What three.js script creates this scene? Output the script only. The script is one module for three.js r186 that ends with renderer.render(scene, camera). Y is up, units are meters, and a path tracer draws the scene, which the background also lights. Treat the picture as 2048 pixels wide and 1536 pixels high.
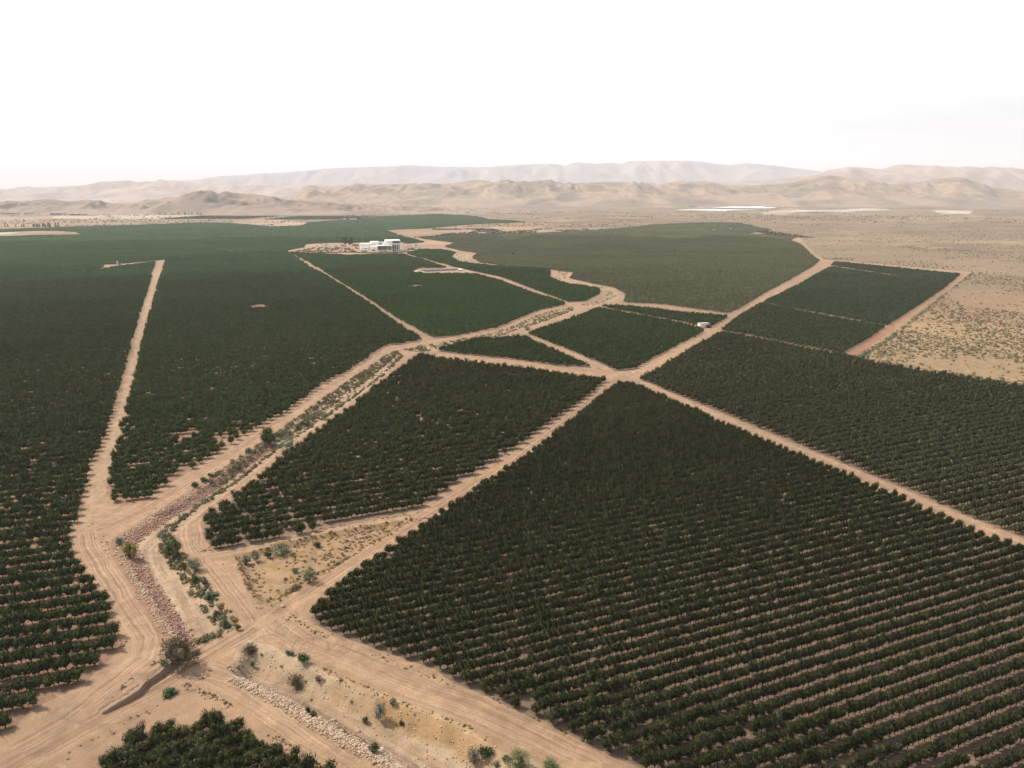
import * as THREE from 'three';
import { mergeGeometries } from 'three/addons/utils/BufferGeometryUtils.js';
import { RoundedBoxGeometry } from 'three/addons/geometries/RoundedBoxGeometry.js';

// ---------- camera, sky, sun, exposure ----------
const scene = new THREE.Scene();
const camera = new THREE.PerspectiveCamera(55.17, 4 / 3, 1, 60000);
camera.position.set(0, 100, 0);
camera.rotation.x = -14.3476 * Math.PI / 180;
camera.updateMatrixWorld(true);
const renderer = new THREE.WebGLRenderer({ antialias: true });
renderer.toneMapping = THREE.LinearToneMapping;
renderer.toneMappingExposure = 1.42;
renderer.shadowMap.enabled = true;
const SUN = new THREE.Vector3(-0.62, 0.74, -0.27).normalize();
const sun = new THREE.DirectionalLight(new THREE.Color(1, 0.90, 0.76), 5);
sun.position.copy(SUN).multiplyScalar(3000);
sun.castShadow = true;
Object.assign(sun.shadow.camera, { left: -1500, right: 1500, top: 1500, bottom: -1500, near: 10, far: 9000 });
sun.shadow.mapSize.set(4096, 4096);
scene.add(sun, sun.target);
scene.fog = new THREE.FogExp2(new THREE.Color(0.95, 0.93, 0.95), 5.6e-5);

// ---------- helpers ----------
function rng(seed) { let a = seed >>> 0; return () => { a = (a + 0x6d2b79f5) | 0; let t = Math.imul(a ^ (a >>> 15), 1 | a); t = (t + Math.imul(t ^ (t >>> 7), 61 | t)) ^ t; return ((t ^ (t >>> 14)) >>> 0) / 4294967296; }; }
const NT = new Float32Array(65536); { const r = rng(7); for (let i = 0; i < 65536; i++) NT[i] = r(); }
function vn(x, y) {
  const xi = Math.floor(x), yi = Math.floor(y); let fx = x - xi, fy = y - yi; fx *= fx * (3 - 2 * fx); fy *= fy * (3 - 2 * fy);
  const x0 = xi & 255, x1 = (xi + 1) & 255, y0 = (yi & 255) << 8, y1 = ((yi + 1) & 255) << 8;
  const a = NT[y0 | x0], b = NT[y0 | x1], c = NT[y1 | x0], d = NT[y1 | x1];
  return a + (b - a) * fx + (c - a) * fy + (a - b - c + d) * fx * fy;
}
function fbm(x, y, o) { let s = 0, a = 0.5, n = 0; for (let i = 0; i < o; i++) { s += a * vn(x + i * 17.3, y + i * 9.1); n += a; a *= 0.5; x *= 2.03; y *= 2.03; } return s / n; }
const clamp = (x, a = 0, b = 1) => x < a ? a : x > b ? b : x, sst = (a, b, x) => { const t = clamp((x - a) / (b - a)); return t * t * (3 - 2 * t); }, mix = (a, b, t) => a + (b - a) * t;
const used = {};
function numbered(name) { const n = used[name] = (used[name] ?? -1) + 1; return n ? name + '_' + String(n).padStart(3, '0') : name; }
function tag(o, label, category, group, kind) { if (label) o.userData.label = label; if (category) o.userData.category = category; if (group) o.userData.group = group; if (kind) o.userData.kind = kind; return o; }
function thing(name, label, category, x, y, d, turn = 0, group) { const o = new THREE.Group(); o.name = numbered(name); o.position.set(x, y, -d); o.rotation.y = turn; scene.add(o); return tag(o, label, category, group); }
function part(name, geo, mat, parent) { const m = new THREE.Mesh(geo, mat); m.name = name; m.castShadow = m.receiveShadow = true; parent.add(m); return m; }
function box(w, h, d, x, y, z, ry = 0) { const g = new THREE.BoxGeometry(w, h, d); if (ry) g.rotateY(ry); g.translate(x, y, z); return g; }
const std = (r, g, b, rough = 0.9, more = {}) => new THREE.MeshStandardMaterial({ color: new THREE.Color().setRGB(r, g, b), roughness: rough, ...more });
const ONES = 'zeroth first second third fourth fifth sixth seventh eighth ninth tenth eleventh twelfth thirteenth fourteenth fifteenth sixteenth seventeenth eighteenth nineteenth'.split(' '), TENS = ['', '', 'twenty', 'thirty', 'forty', 'fifty', 'sixty', 'seventy', 'eighty', 'ninety'];
const ORD = n => n < 20 ? ONES[n] : n % 10 ? TENS[n / 10 | 0] + '-' + ONES[n % 10] : TENS[n / 10 | 0].replace(/y$/, 'ieth');
const boundsOf = p => p.reduce((b, [x, y]) => [Math.min(b[0], x), Math.min(b[1], y), Math.max(b[2], x), Math.max(b[3], y)], [1e9, 1e9, -1e9, -1e9]);
function inside(p, b, x, y) {
  if (x < b[0] || y < b[1] || x > b[2] || y > b[3]) return false;
  let c = false; for (let i = 0, j = p.length - 1; i < p.length; j = i++) { const [xi, yi] = p[i], [xj, yj] = p[j]; if ((yi > y) !== (yj > y) && x < (xj - xi) * (y - yi) / (yj - yi) + xi) c = !c; }
  return c;
}
function nearest(p, x, y, closed) {   // [distance, share along, side]
  let best = 1e9, at = 0, side = 0; const n = p.length - (closed ? 0 : 1);
  for (let i = 0; i < n; i++) {
    const [ax, ay] = p[i], [bx, by] = p[(i + 1) % p.length], dx = bx - ax, dy = by - ay, t = clamp(((x - ax) * dx + (y - ay) * dy) / (dx * dx + dy * dy)), ex = x - ax - t * dx, ey = y - ay - t * dy, d = ex * ex + ey * ey;
    if (d < best) { best = d; at = (i + t) / n; side = Math.sign(dx * ey - dy * ex); }
  }
  return [Math.sqrt(best), at, side];
}

// ---------- the sky ----------
{
  const W = 1024, H = 512, a = new Float32Array(W * H * 4), az = Math.atan2(SUN.z, SUN.x);
  for (let j = 0; j < H; j++) for (let i = 0; i < W; i++) {
    const up = ((j + 0.5) / H - 0.5) * Math.PI, ro = ((i + 0.5) / W - 0.5) * 2 * Math.PI, x = Math.cos(ro) * Math.cos(up), y = Math.sin(up), z = Math.sin(ro) * Math.cos(up), k = (j * W + i) * 4;
    const e = Math.max(y, 0), c = clamp(x * SUN.x + y * SUN.y + z * SUN.z, -1, 1), glow = Math.exp(-(1 - c) * 1.5);
    const hz = Math.exp(-Math.max(e - 0.235, 0) * 7);           // white haze low down, thinning to blue above
    let r = mix(0.12, 0.725, hz), g = mix(0.165, 0.735, hz), b = mix(0.25, 0.755, hz);
    { const w = 0.14 * Math.exp(-e * 18); r += w; g += w; b += w; } const u = x / (e + 0.13), v = z / (e + 0.13);
    const cl = fbm(u * 0.55 + 3, v * 0.9 + 11, 5), veil = sst(0.42, 0.7, cl);
    const streak = sst(0.42, 0.66, fbm(u * 0.30 + v * 0.12 + 20.5, v * 0.75 + 3, 5)) * sst(0.02, 0.08, e) * (1 - 0.6 * sst(0.25, 0.5, e));
    const add = glow * 0.5 + veil * 0.2 * (1 - hz);
    r += add * 1.0; g += add * 0.985; b += add * 0.96;
    r *= 1 - 0.2 * streak; g *= 1 - 0.2 * streak; b *= 1 - 0.195 * streak;
    if (y < 0) { const t = sst(0, 0.08, -y); r = mix(r, 0.32, t); g = mix(g, 0.25, t); b = mix(b, 0.18, t); }
    a[k] = r; a[k + 1] = g; a[k + 2] = b; a[k + 3] = 1;
  }
  const t = new THREE.DataTexture(a, W, H, THREE.RGBAFormat, THREE.FloatType);
  t.mapping = THREE.EquirectangularReflectionMapping; t.magFilter = t.minFilter = THREE.LinearFilter; t.needsUpdate = true;
  scene.background = t; scene.environment = t;
}

// places in metres: [to the right, away from the viewer]
const GROVES = {
  right: [[-49.4,158.7],[-42.3,153.2],[-34.7,149.2],[-26.5,144.7],[-17.2,140.3],[-12.3,134.9],[-7.2,132.3],[3.4,124.6],[10.8,119.8],[17.6,114.5],[21.4,112.2],[27.5,106.3],[32.8,99.9],[43.5,88.9],[156.1,115.8],[167.8,146.9],[154,173.2],[148.7,194.7],[141.4,206.1],[132.6,227.6],[119.9,258.2],[99.6,303.8],[72.3,371.9],[66.3,383.7],[59,388.8],[54,382.3],[38.4,345.6],[17.5,298.7],[3.9,269.4],[-10.3,243.5],[-23.9,217.6],[-34.4,197.5],[-43.5,178.4],[-48.8,167.1]],
  upper_right: [[71.4,401],[79.3,411],[156.1,544],[172.4,524],[194,485],[213.8,461],[222.8,436],[240.3,417],[257.1,401],[273.9,381.5],[314.6,348.6],[273,255.1],[163,168.3],[160.1,181],[154.1,203.4],[141.5,230.3],[141,234.2],[125.8,272.2],[105.1,321.7],[75.8,391]],
  mid_right: [[159.4,554],[194.5,622],[237.9,698],[263.8,624],[292.2,569],[251.3,514],[215.9,470],[198.2,496],[176.1,536]],
  far_right: [[242.6,706],[334,854],[462,1077],[488,953],[510,859],[386.4,693],[298.1,577],[272.6,635]],
  sliver_right: [[473,1099],[502,1158],[550,1049],[586,966],[517,870],[495,967]],
  beside_hut: [[11.6,540],[35.6,581],[58.2,624],[78.1,667],[116.3,614],[143.9,568],[146.5,550],[86.6,450],[74.3,427],[61.8,421],[54.1,441],[35.8,486]],
  thin: [[81.8,680],[102.9,678],[125.1,662],[154.4,632],[183.1,619],[158.6,574],[147.2,581],[118.7,627]],
  wedge: [[-50.1,478],[-29.2,514],[-5,522],[4.7,527],[10.1,522],[32.1,467],[47.5,431],[27,435],[6.3,450],[-26.5,465]],
  centre: [[-60.6,464],[-49.8,456],[-25.2,441],[6,426],[31.2,409],[51,394.9],[54.1,400],[34,353.6],[16.2,316.4],[-4.7,272.2],[-18.7,249.2],[-30.4,223.8],[-39.4,219.1],[-51.2,212.8],[-70.1,203.7],[-87.3,196.3],[-91.6,201.4],[-98.3,213.9],[-94.6,234.6],[-90.8,255.1],[-89.8,277.4],[-83.9,308.4],[-78.5,338.6],[-74.1,376],[-67.7,416]],
  left_mid: [[-142.5,240.8],[-134.8,230.8],[-129.5,226.6],[-123.6,229.9],[-122.4,246.8],[-118.4,273.9],[-114.6,299.4],[-106.8,340.4],[-102.9,391],[-95.6,418],[-86.8,495],[-74.6,504],[-63.6,516],[-63.9,516],[-97.3,597],[-139.8,708],[-198.3,852],[-304,1105],[-413,1378],[-493,1319],[-527,1256],[-557,1193],[-434,907],[-339.4,690],[-266.1,520],[-197.6,366.9],[-165.3,292.7],[-152.2,261.3]],
  left: [[-556,1161],[-571,1093],[-576,1055],[-574,1028],[-596,964],[-621,894],[-674,693],[-645,483],[-179.2,115.8],[-101,115.8],[-96.8,121.3],[-96.2,127.4],[-90.6,134.9],[-89.8,142.1],[-89.3,150.8],[-91.4,151.6],[-99.4,162.7],[-104.6,169.2],[-114,178.9],[-122.4,188.7],[-132.4,200.4],[-136.5,211.4],[-140.1,220.7],[-148.6,238.5],[-158.2,258.1],[-166.4,281.5],[-189.8,335.3],[-253.6,478],[-363,724],[-420,854]],
  left_wedge: [[-594,1085],[-647,1073],[-732,1059],[-954,991],[-803,773],[-623,898],[-599,969],[-580,1036]],
  far_left: [[-1056,1026],[-736,1065],[-651,1079],[-593,1122],[-560,1198],[-493,1325],[-424,1392],[-415,1495],[-438,1589],[-411,1641],[-342.6,1641],[-268.4,1715],[-227.9,1606],[-193.1,1658],[-187.8,1641],[-236.4,1796],[-292.7,1957],[-329.2,2091],[-380,2244],[-266.8,2384],[-152.1,2722],[52.6,2929],[-94.6,3237],[-328.2,3990],[-418,4096],[-600,3703],[-697,3237],[-797,2875],[-750,2722],[-729,2585],[-797,2501],[-857,2585],[-967,2722],[-1057,2822],[-1193,2875],[-1257,2771],[-1386,2542],[-1481,2460],[-1554,2278],[-1798,2035],[-1667,1884],[-1448,2120],[-1421,2212],[-1348,2212],[-1253,2150],[-1135,1982],[-1181,1957],[-1244,1932],[-1289,1884],[-1485,1677]],
  by_building: [[-403,1348],[-320.6,1161],[-207,885],[-149.5,746],[-98.6,616],[-58.5,526],[-54.3,524],[-38,534],[-11.7,565],[25.2,658],[50.4,690],[49.9,703],[19.2,784],[-13.9,890],[-47.2,969],[-117,972],[-138.8,1022],[-89.7,1055],[-119,1139],[-190.6,1313],[-207.3,1319],[-276.4,1285],[-387.5,1348]],
  bend: [[-188.6,1325],[-173.9,1425],[-132.8,1425],[-101.4,1348],[-101.5,1248],[-79.9,1152],[-35.6,1101],[54,1026],[47.5,924],[62.4,859],[95.5,816],[93.2,773],[73.4,717],[54.3,710],[20.1,821],[-13.3,935],[-86.5,1077]],
  grey: [[107.1,706],[118.9,765],[114.4,826],[96.2,859],[72.1,918],[82.4,991],[53,1033],[4.4,1077],[-49.3,1143],[-67.4,1237],[-61.9,1336],[-96.7,1398],[-137.6,1510],[-123.9,1623],[-148.1,1677],[-225.9,1817],[-181.3,1884],[-119.8,1908],[-31.8,1982],[106,2091],[267.2,2278],[475,2585],[711,2771],[817,2675],[779,2244],[633,2035],[706,1861],[646,1734],[610,1573],[496,1208],[493,1189],[446,1093],[338.4,901],[277.2,794],[207.8,667],[189.4,638],[163.3,670],[140.8,696]],
  corner: [[-75.1,107.1],[-73.4,110],[-72.7,113.3],[-72.7,117.6],[-69.5,119.6],[-63.3,121.2],[-59.7,123.2],[-56.3,122.9],[-52.2,120.1],[-46.6,117.5],[-39.6,113.6],[-33.1,109.6],[-25.8,103],[-21.2,96],[-77.3,96]],
};
const WADIS = {
  bend: [[-74.4,147.7],[-78,150],[-82.3,154.4],[-88.7,162.4],[-95.1,169.5],[-101.2,177],[-108.7,186.6],[-116,195.6],[-120,201.4],[-119.7,206.1],[-117.9,214.3],[-115.8,223],[-112.6,238.1],[-110.9,245.4],[-109.4,260.7],[-107,277.9],[-104.1,291.5],[-99.9,332],[-94.2,376],[-86.6,432],[-80.6,472],[-76.7,478],[-70.3,464],[-73.4,414],[-81.4,359.2],[-88.5,318.6],[-91.6,300],[-93.8,291.5],[-95.6,280.3],[-97.3,265.5],[-98.7,248.7],[-102.2,230.8],[-104,221.5],[-105.4,213.9],[-103.7,206.1],[-96.1,194.7],[-86.8,183.8],[-80.7,176.2],[-74.8,168.7],[-69,161.8],[-66.2,157.8],[-68.3,152]],
  upper: [[-72.1,483],[-61.2,496],[-41.4,516],[-18,542],[1.2,577],[13,609],[32.2,652],[57.7,680],[55,658],[38.1,624],[22.3,589],[6.6,565],[-5.2,540],[-28.8,507],[-45.2,490],[-61,475]],
  loop: [[65.3,693],[85.4,727],[101.6,778],[104.3,821],[88.5,835],[61.2,885],[57,935],[63.6,1012],[77.9,1012],[67.7,953],[68,896],[95.2,845],[114.7,803],[108.3,742],[94.5,713],[74,690]],
  neck: [[-81.3,1161],[-98.2,1248],[-96.1,1325],[-76.5,1325],[-72.4,1237],[-71.9,1161]],
  lower: [[-61.2,137.6],[-59.4,136.2],[-50.9,132.3],[-45.1,128.6],[-39.4,124.3],[-32.9,119.8],[-26.8,116],[-19.8,111.2],[-12.4,105.2],[15,104.1],[5,111.3],[-1.3,115.3],[-6.2,119.2],[-9.7,123],[-18.7,127.5],[-30,133.3],[-40.3,138.4],[-45.4,142.8],[-50,145.4],[-56.3,149.2],[-60.9,150.8],[-62.6,148.4]],
};
const RUBBLE = {
  upper_bank: [[-74.7,148.2],[-80.6,154.4],[-87.3,163.1],[-93.9,170.7],[-100,178.4],[-107.2,187.8],[-114.1,196.9],[-116.8,203.4],[-115.1,212.4],[-113.5,222.6],[-110.3,236.3],[-108.2,246.3],[-106.6,261.3],[-104,275.6],[-101.5,292.7]],
  lower_bank: [[-59.4,136.2],[-50.5,131.2],[-44.6,126.8],[-39,122.7],[-32.5,118.4],[-26.5,114.5],[-19.6,109.7]],
};
const PIT = [[-79.9,193.2],[-73.7,196.3],[-69.1,200.4],[-58.6,206.1],[-50.4,210.6],[-38.7,215],[-31.1,217.6],[-35.9,207.1],[-44,194.1],[-50.9,181],[-56.5,171.9],[-60.2,165.2],[-62.4,164],[-67.8,170.7],[-74.1,181]];
const LEDGE = [[-82.1,125.6],[-78.3,130.3],[-75.2,138.8],[-72.9,143.6],[-71.2,146.9]];
const ESTATE = [[-151.8,94.2],[-645,483],[-1063,1033],[-1847,2091],[-1554,2278],[-1386,2542],[-1257,2771],[-1076,2875],[-836,2542],[-797,2875],[-697,3237],[-430,4207],[53.6,2986],[-256.5,2347],[-31.8,1982],[475,2585],[831,2722],[787,2244],[646,2035],[725,1884],[619,1573],[509,1217],[572,1093],[621,998],[217,458],[226.8,442],[244.3,423],[261.2,407],[278.1,387.7],[319.7,354.6],[132.3,94.2]];
const TRACKS = {
  main: [8, [[-94.2,106.3],[-90.2,112],[-85,118.8],[-75.3,132.1],[-67.8,144.7],[-62,153.8],[-58,164],[-45.4,187.2],[-27.8,217.2],[-4.5,258.7],[21.6,316.4],[52.4,380.2],[69,414],[98.7,464],[153.7,563],[228.5,703],[364.8,935],[479,1135]]],
  left: [6, [[-127.8,198.8],[-140.1,227.8],[-157.1,265.5],[-180.6,324],[-237.9,452],[-332.3,661],[-440,907],[-542,1143]]],
  apron: [7, [[-136.8,216.1],[-126.3,198.8],[-111.5,181],[-96.5,163.6],[-85.8,151.8],[-82.2,143.2],[-84.9,134.6],[-89,123.9],[-95.5,113.3]]],
  wadi_left: [7, [[-128.9,208.9],[-122.3,223.8],[-117.8,247.8],[-113.9,275.6],[-109.1,316.4],[-101.6,376],[-88.8,449],[-75.8,488],[-58,511],[-24.2,548],[11.1,622],[50,690],[77.4,727],[96.8,786]]],
  wadi_right: [6, [[-63.4,158],[-73,170.7],[-83.3,183.8],[-94.5,198.8],[-101.3,212.4],[-100.1,225.8],[-94.9,260.2],[-89.7,295.4],[-81.5,344.7],[-72.8,409],[-63,467],[-41.2,478],[-7.6,458],[23,434],[58.3,414]]],
  diag: [4, [[-410,1360],[-267.8,1033],[-119.5,661],[-58.7,511]]],
  diag_right: [5, [[67.7,406],[91.1,342.1],[112.2,292.1],[127.3,260.2],[139.5,230.8],[151,198.2],[163,168.3]]],
  lane: [4, [[10.5,542],[32.5,488],[58.8,418]]],
  lower_right: [8, [[-58.6,158],[-49,149.8],[-35.8,142.3],[-21.4,133.7],[-7.4,126.8],[5.3,118.4],[15.8,110.8],[23.6,104.1]]],
  lower_left: [7, [[-67.6,138.8],[-56.8,132.9],[-46.1,125.3],[-35.2,117.1],[-25.3,109.7]]],
  orange: [8, [[213.5,461],[282.1,548],[400,710],[607,991]]],
  pit: [4, [[-89.5,191.9],[-74.3,198.2],[-50.4,210.3],[-28.2,219.9]]],
  hut_lane: [4, [[107.5,703],[143.7,664],[184.6,624]]],
  compound: [6, [[-350.8,1360],[-270.5,1325],[-202.8,1348],[-174.4,1495],[-156.5,1623]]],
  far_wadi: [5, [[-326.4,2091],[-289,1932],[-232.2,1754],[-187.1,1606],[-151.7,1573],[-99.6,1360],[-63.7,1280],[-67.7,1198],[-17.7,1093],[53,1033]]],
};
const LAND = [
  ['#e3cbb0', [[-2211,3455],[-2819,4869],[-3415,6500],[-2755,5998],[-2013,4869],[-1534,3703],[-1557,3379],[-1772,3237]]],
  ['#ecdcc4', [[-2225,4096],[-2790,5375],[-2768,5775],[-1885,4096],[-1610,3455],[-1737,3379]]],
  ['#c6a184', [[-2297,2822],[-1946,3171],[-1736,3171],[-1537,2875],[-1564,2542],[-1858,2278]]],
  ['#c9ab90', [[-3159,3890],[-2369,3703],[-2359,3890],[-1946,3171],[-2340,2875]]],
  ['#dcc8aa', [[-1805,2212],[-1578,2312],[-1515,2384],[-1421,2212],[-1468,2150],[-1579,1932]]],
  ['#efe0c6', [[-1755,2150],[-1489,2180],[-1411,2150],[-1364,2035],[-1541,1884]]],
  ['#b98f7c', [[-1260,1982],[-1289,2091],[-1253,2150],[-1154,2008],[-1196,1982]]],
  ['#d2ae90', [[-1058,2822],[-1146,3171],[-1052,3307],[-842,2986],[-757,2722],[-798,2585],[-853,2542]]],
  ['#efe6da', [[-1127,3237],[-998,3237],[-946,3171],[-1040,3107]]],
  ['#8a8868', [[-1889,4720],[-1745,5027],[-1486,4449],[-1629,4207]]],
  ['#87896a', [[-1307,3794],[-1294,4207],[-1018,3617],[-1064,3455]]],
  ['#a5a07c', [[-1802,7093],[-1466,7805],[-1173,6239],[-1430,5775]]],
  ['#8f9070', [[-531,5568],[-361.3,6500],[-103.2,6500],[-91.8,5775],[-441,5375]]],
  ['#a8aa80', [[76.7,4449],[198.8,5775],[175.2,4720],[103.2,4096]]],
  ['#979274', [[2099,8675],[2829,9187],[2508,7805],[1822,6784]]],
  ['#9d987a', [[1587,5375],[2007,6239],[2128,5998],[1535,4869]]],
  ['#d8bfa0', [[1422,4325],[2207,5998],[1922,4869],[1383,3890]]],
  ['#ecdcc6', [[2577,4720],[2731,4449],[2306,3794],[2209,3890]]],
  ['#a89a78', [[2570,4096],[2814,4096],[2314,3237],[2190,3379]]],
  ['#caa57e', [[-247.7,2585],[-78.3,2675],[49.7,2875],[228.2,2722],[90.3,2422],[-97.1,2278],[-214.8,2091]]],
  ['#c9a78a', [[-256.5,2347],[-38.7,2422],[197.1,2347],[475,2585],[107.5,2120],[-160,1932],[-219,1884]]],
  ['#c9a87a', [[219.7,464],[323,606],[435,727],[448,606],[322.8,358.3],[280.3,391],[247.1,428]]],
  ['#bd9a72', [[323,606],[470,807],[591,807],[531,606],[414,559]]],
  ['#d8b48e', [[808,1495],[861,1466],[856,1425],[792,1411]]],
  ['#c2875f', [[214.8,464],[292.8,570],[333.7,627],[295,559],[249.7,500],[219.2,458]]],
];
const BEDS = {bend: [[-70.6,148.8],[-78.4,159.1],[-88.9,173.2],[-99.2,186.6],[-106,198.2],[-106.9,208.2],[-105.5,223],[-103.9,239.9],[-100.6,255.1],[-98.2,269.9],[-95.6,287],[-91.7,310.5],[-83.4,365],[-74.7,421]],lower: [[-61.3,142.3],[-52.1,137.9],[-41.6,130.6],[-29.9,123.9],[-19.2,117.1],[-6.4,106.3]]};
const LANES = [[5, [[-1386,2542],[-1103,2180],[-863,1861],[-657,1573],[-511,1373]]],[5, [[-522,2035],[-388.9,1796],[-325.7,1715]]],[6, [[-129.3,1623],[-26.9,1677],[124.3,1754],[272.8,1839]]],[4, [[247.4,1385],[306.2,1280],[356.6,1161],[401,1109]]],[4, [[153.4,1466],[238.8,1336],[299.8,1217]]]];
const CRESTS = {
  knoll: [4650, [[-3267,64],[-3052,67],[-2840,85],[-2728,73],[-2601,82],[-2454,61],[-2365,58],[-2184,82],[-2098,88],[-1974,124],[-1841,139],[-1800,118],[-1759,133],[-1681,118],[-1598,115],[-1538,109],[-1462,97],[-1377,82],[-1240,73],[-1057,58],[-812,40]]],
  near: [8300, [[-3201,36],[-2760,68],[-2458,79],[-2350,126],[-2263,206],[-2175,216],[-2100,195],[-1930,211],[-1547,227],[-1057,227],[-686,237],[-359,274],[-191,248],[-16,258],[196,237],[386,274],[616,227],[958,253],[1192,253],[1553,221],[1785,258],[2118,258],[2382,216],[2616,216],[2898,232],[3187,284],[3444,321],[3687,290],[3845,284],[4091,232],[4384,242],[4601,290],[4833,300],[5081,242],[5357,158],[5662,132],[6966,163]]],
  mid: [12500, [[-10064,196],[-8417,211],[-7836,243],[-7093,267],[-6756,330],[-6343,354],[-6142,322],[-5770,346],[-5119,307],[-4467,259],[-3479,291],[-2660,259],[-1018,259],[624,259],[2264,307],[3902,338],[4714,417],[5037,464],[5194,527],[5597,566],[6009,535],[6327,606],[6738,582],[7558,551],[7965,559],[8361,535],[10432,472]]],
  far: [18500, [[-9406,335],[-7811,476],[-7074,569],[-5614,651],[-4156,767],[-3188,790],[-2462,825],[-1739,790],[-773,779],[434,848],[1038,860],[1280,813],[1519,894],[1821,871],[2063,860],[2304,883],[2606,860],[2845,918],[4291,929],[5263,825],[5621,871],[6228,825],[6960,744],[7694,663],[9397,593]]],
};
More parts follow.
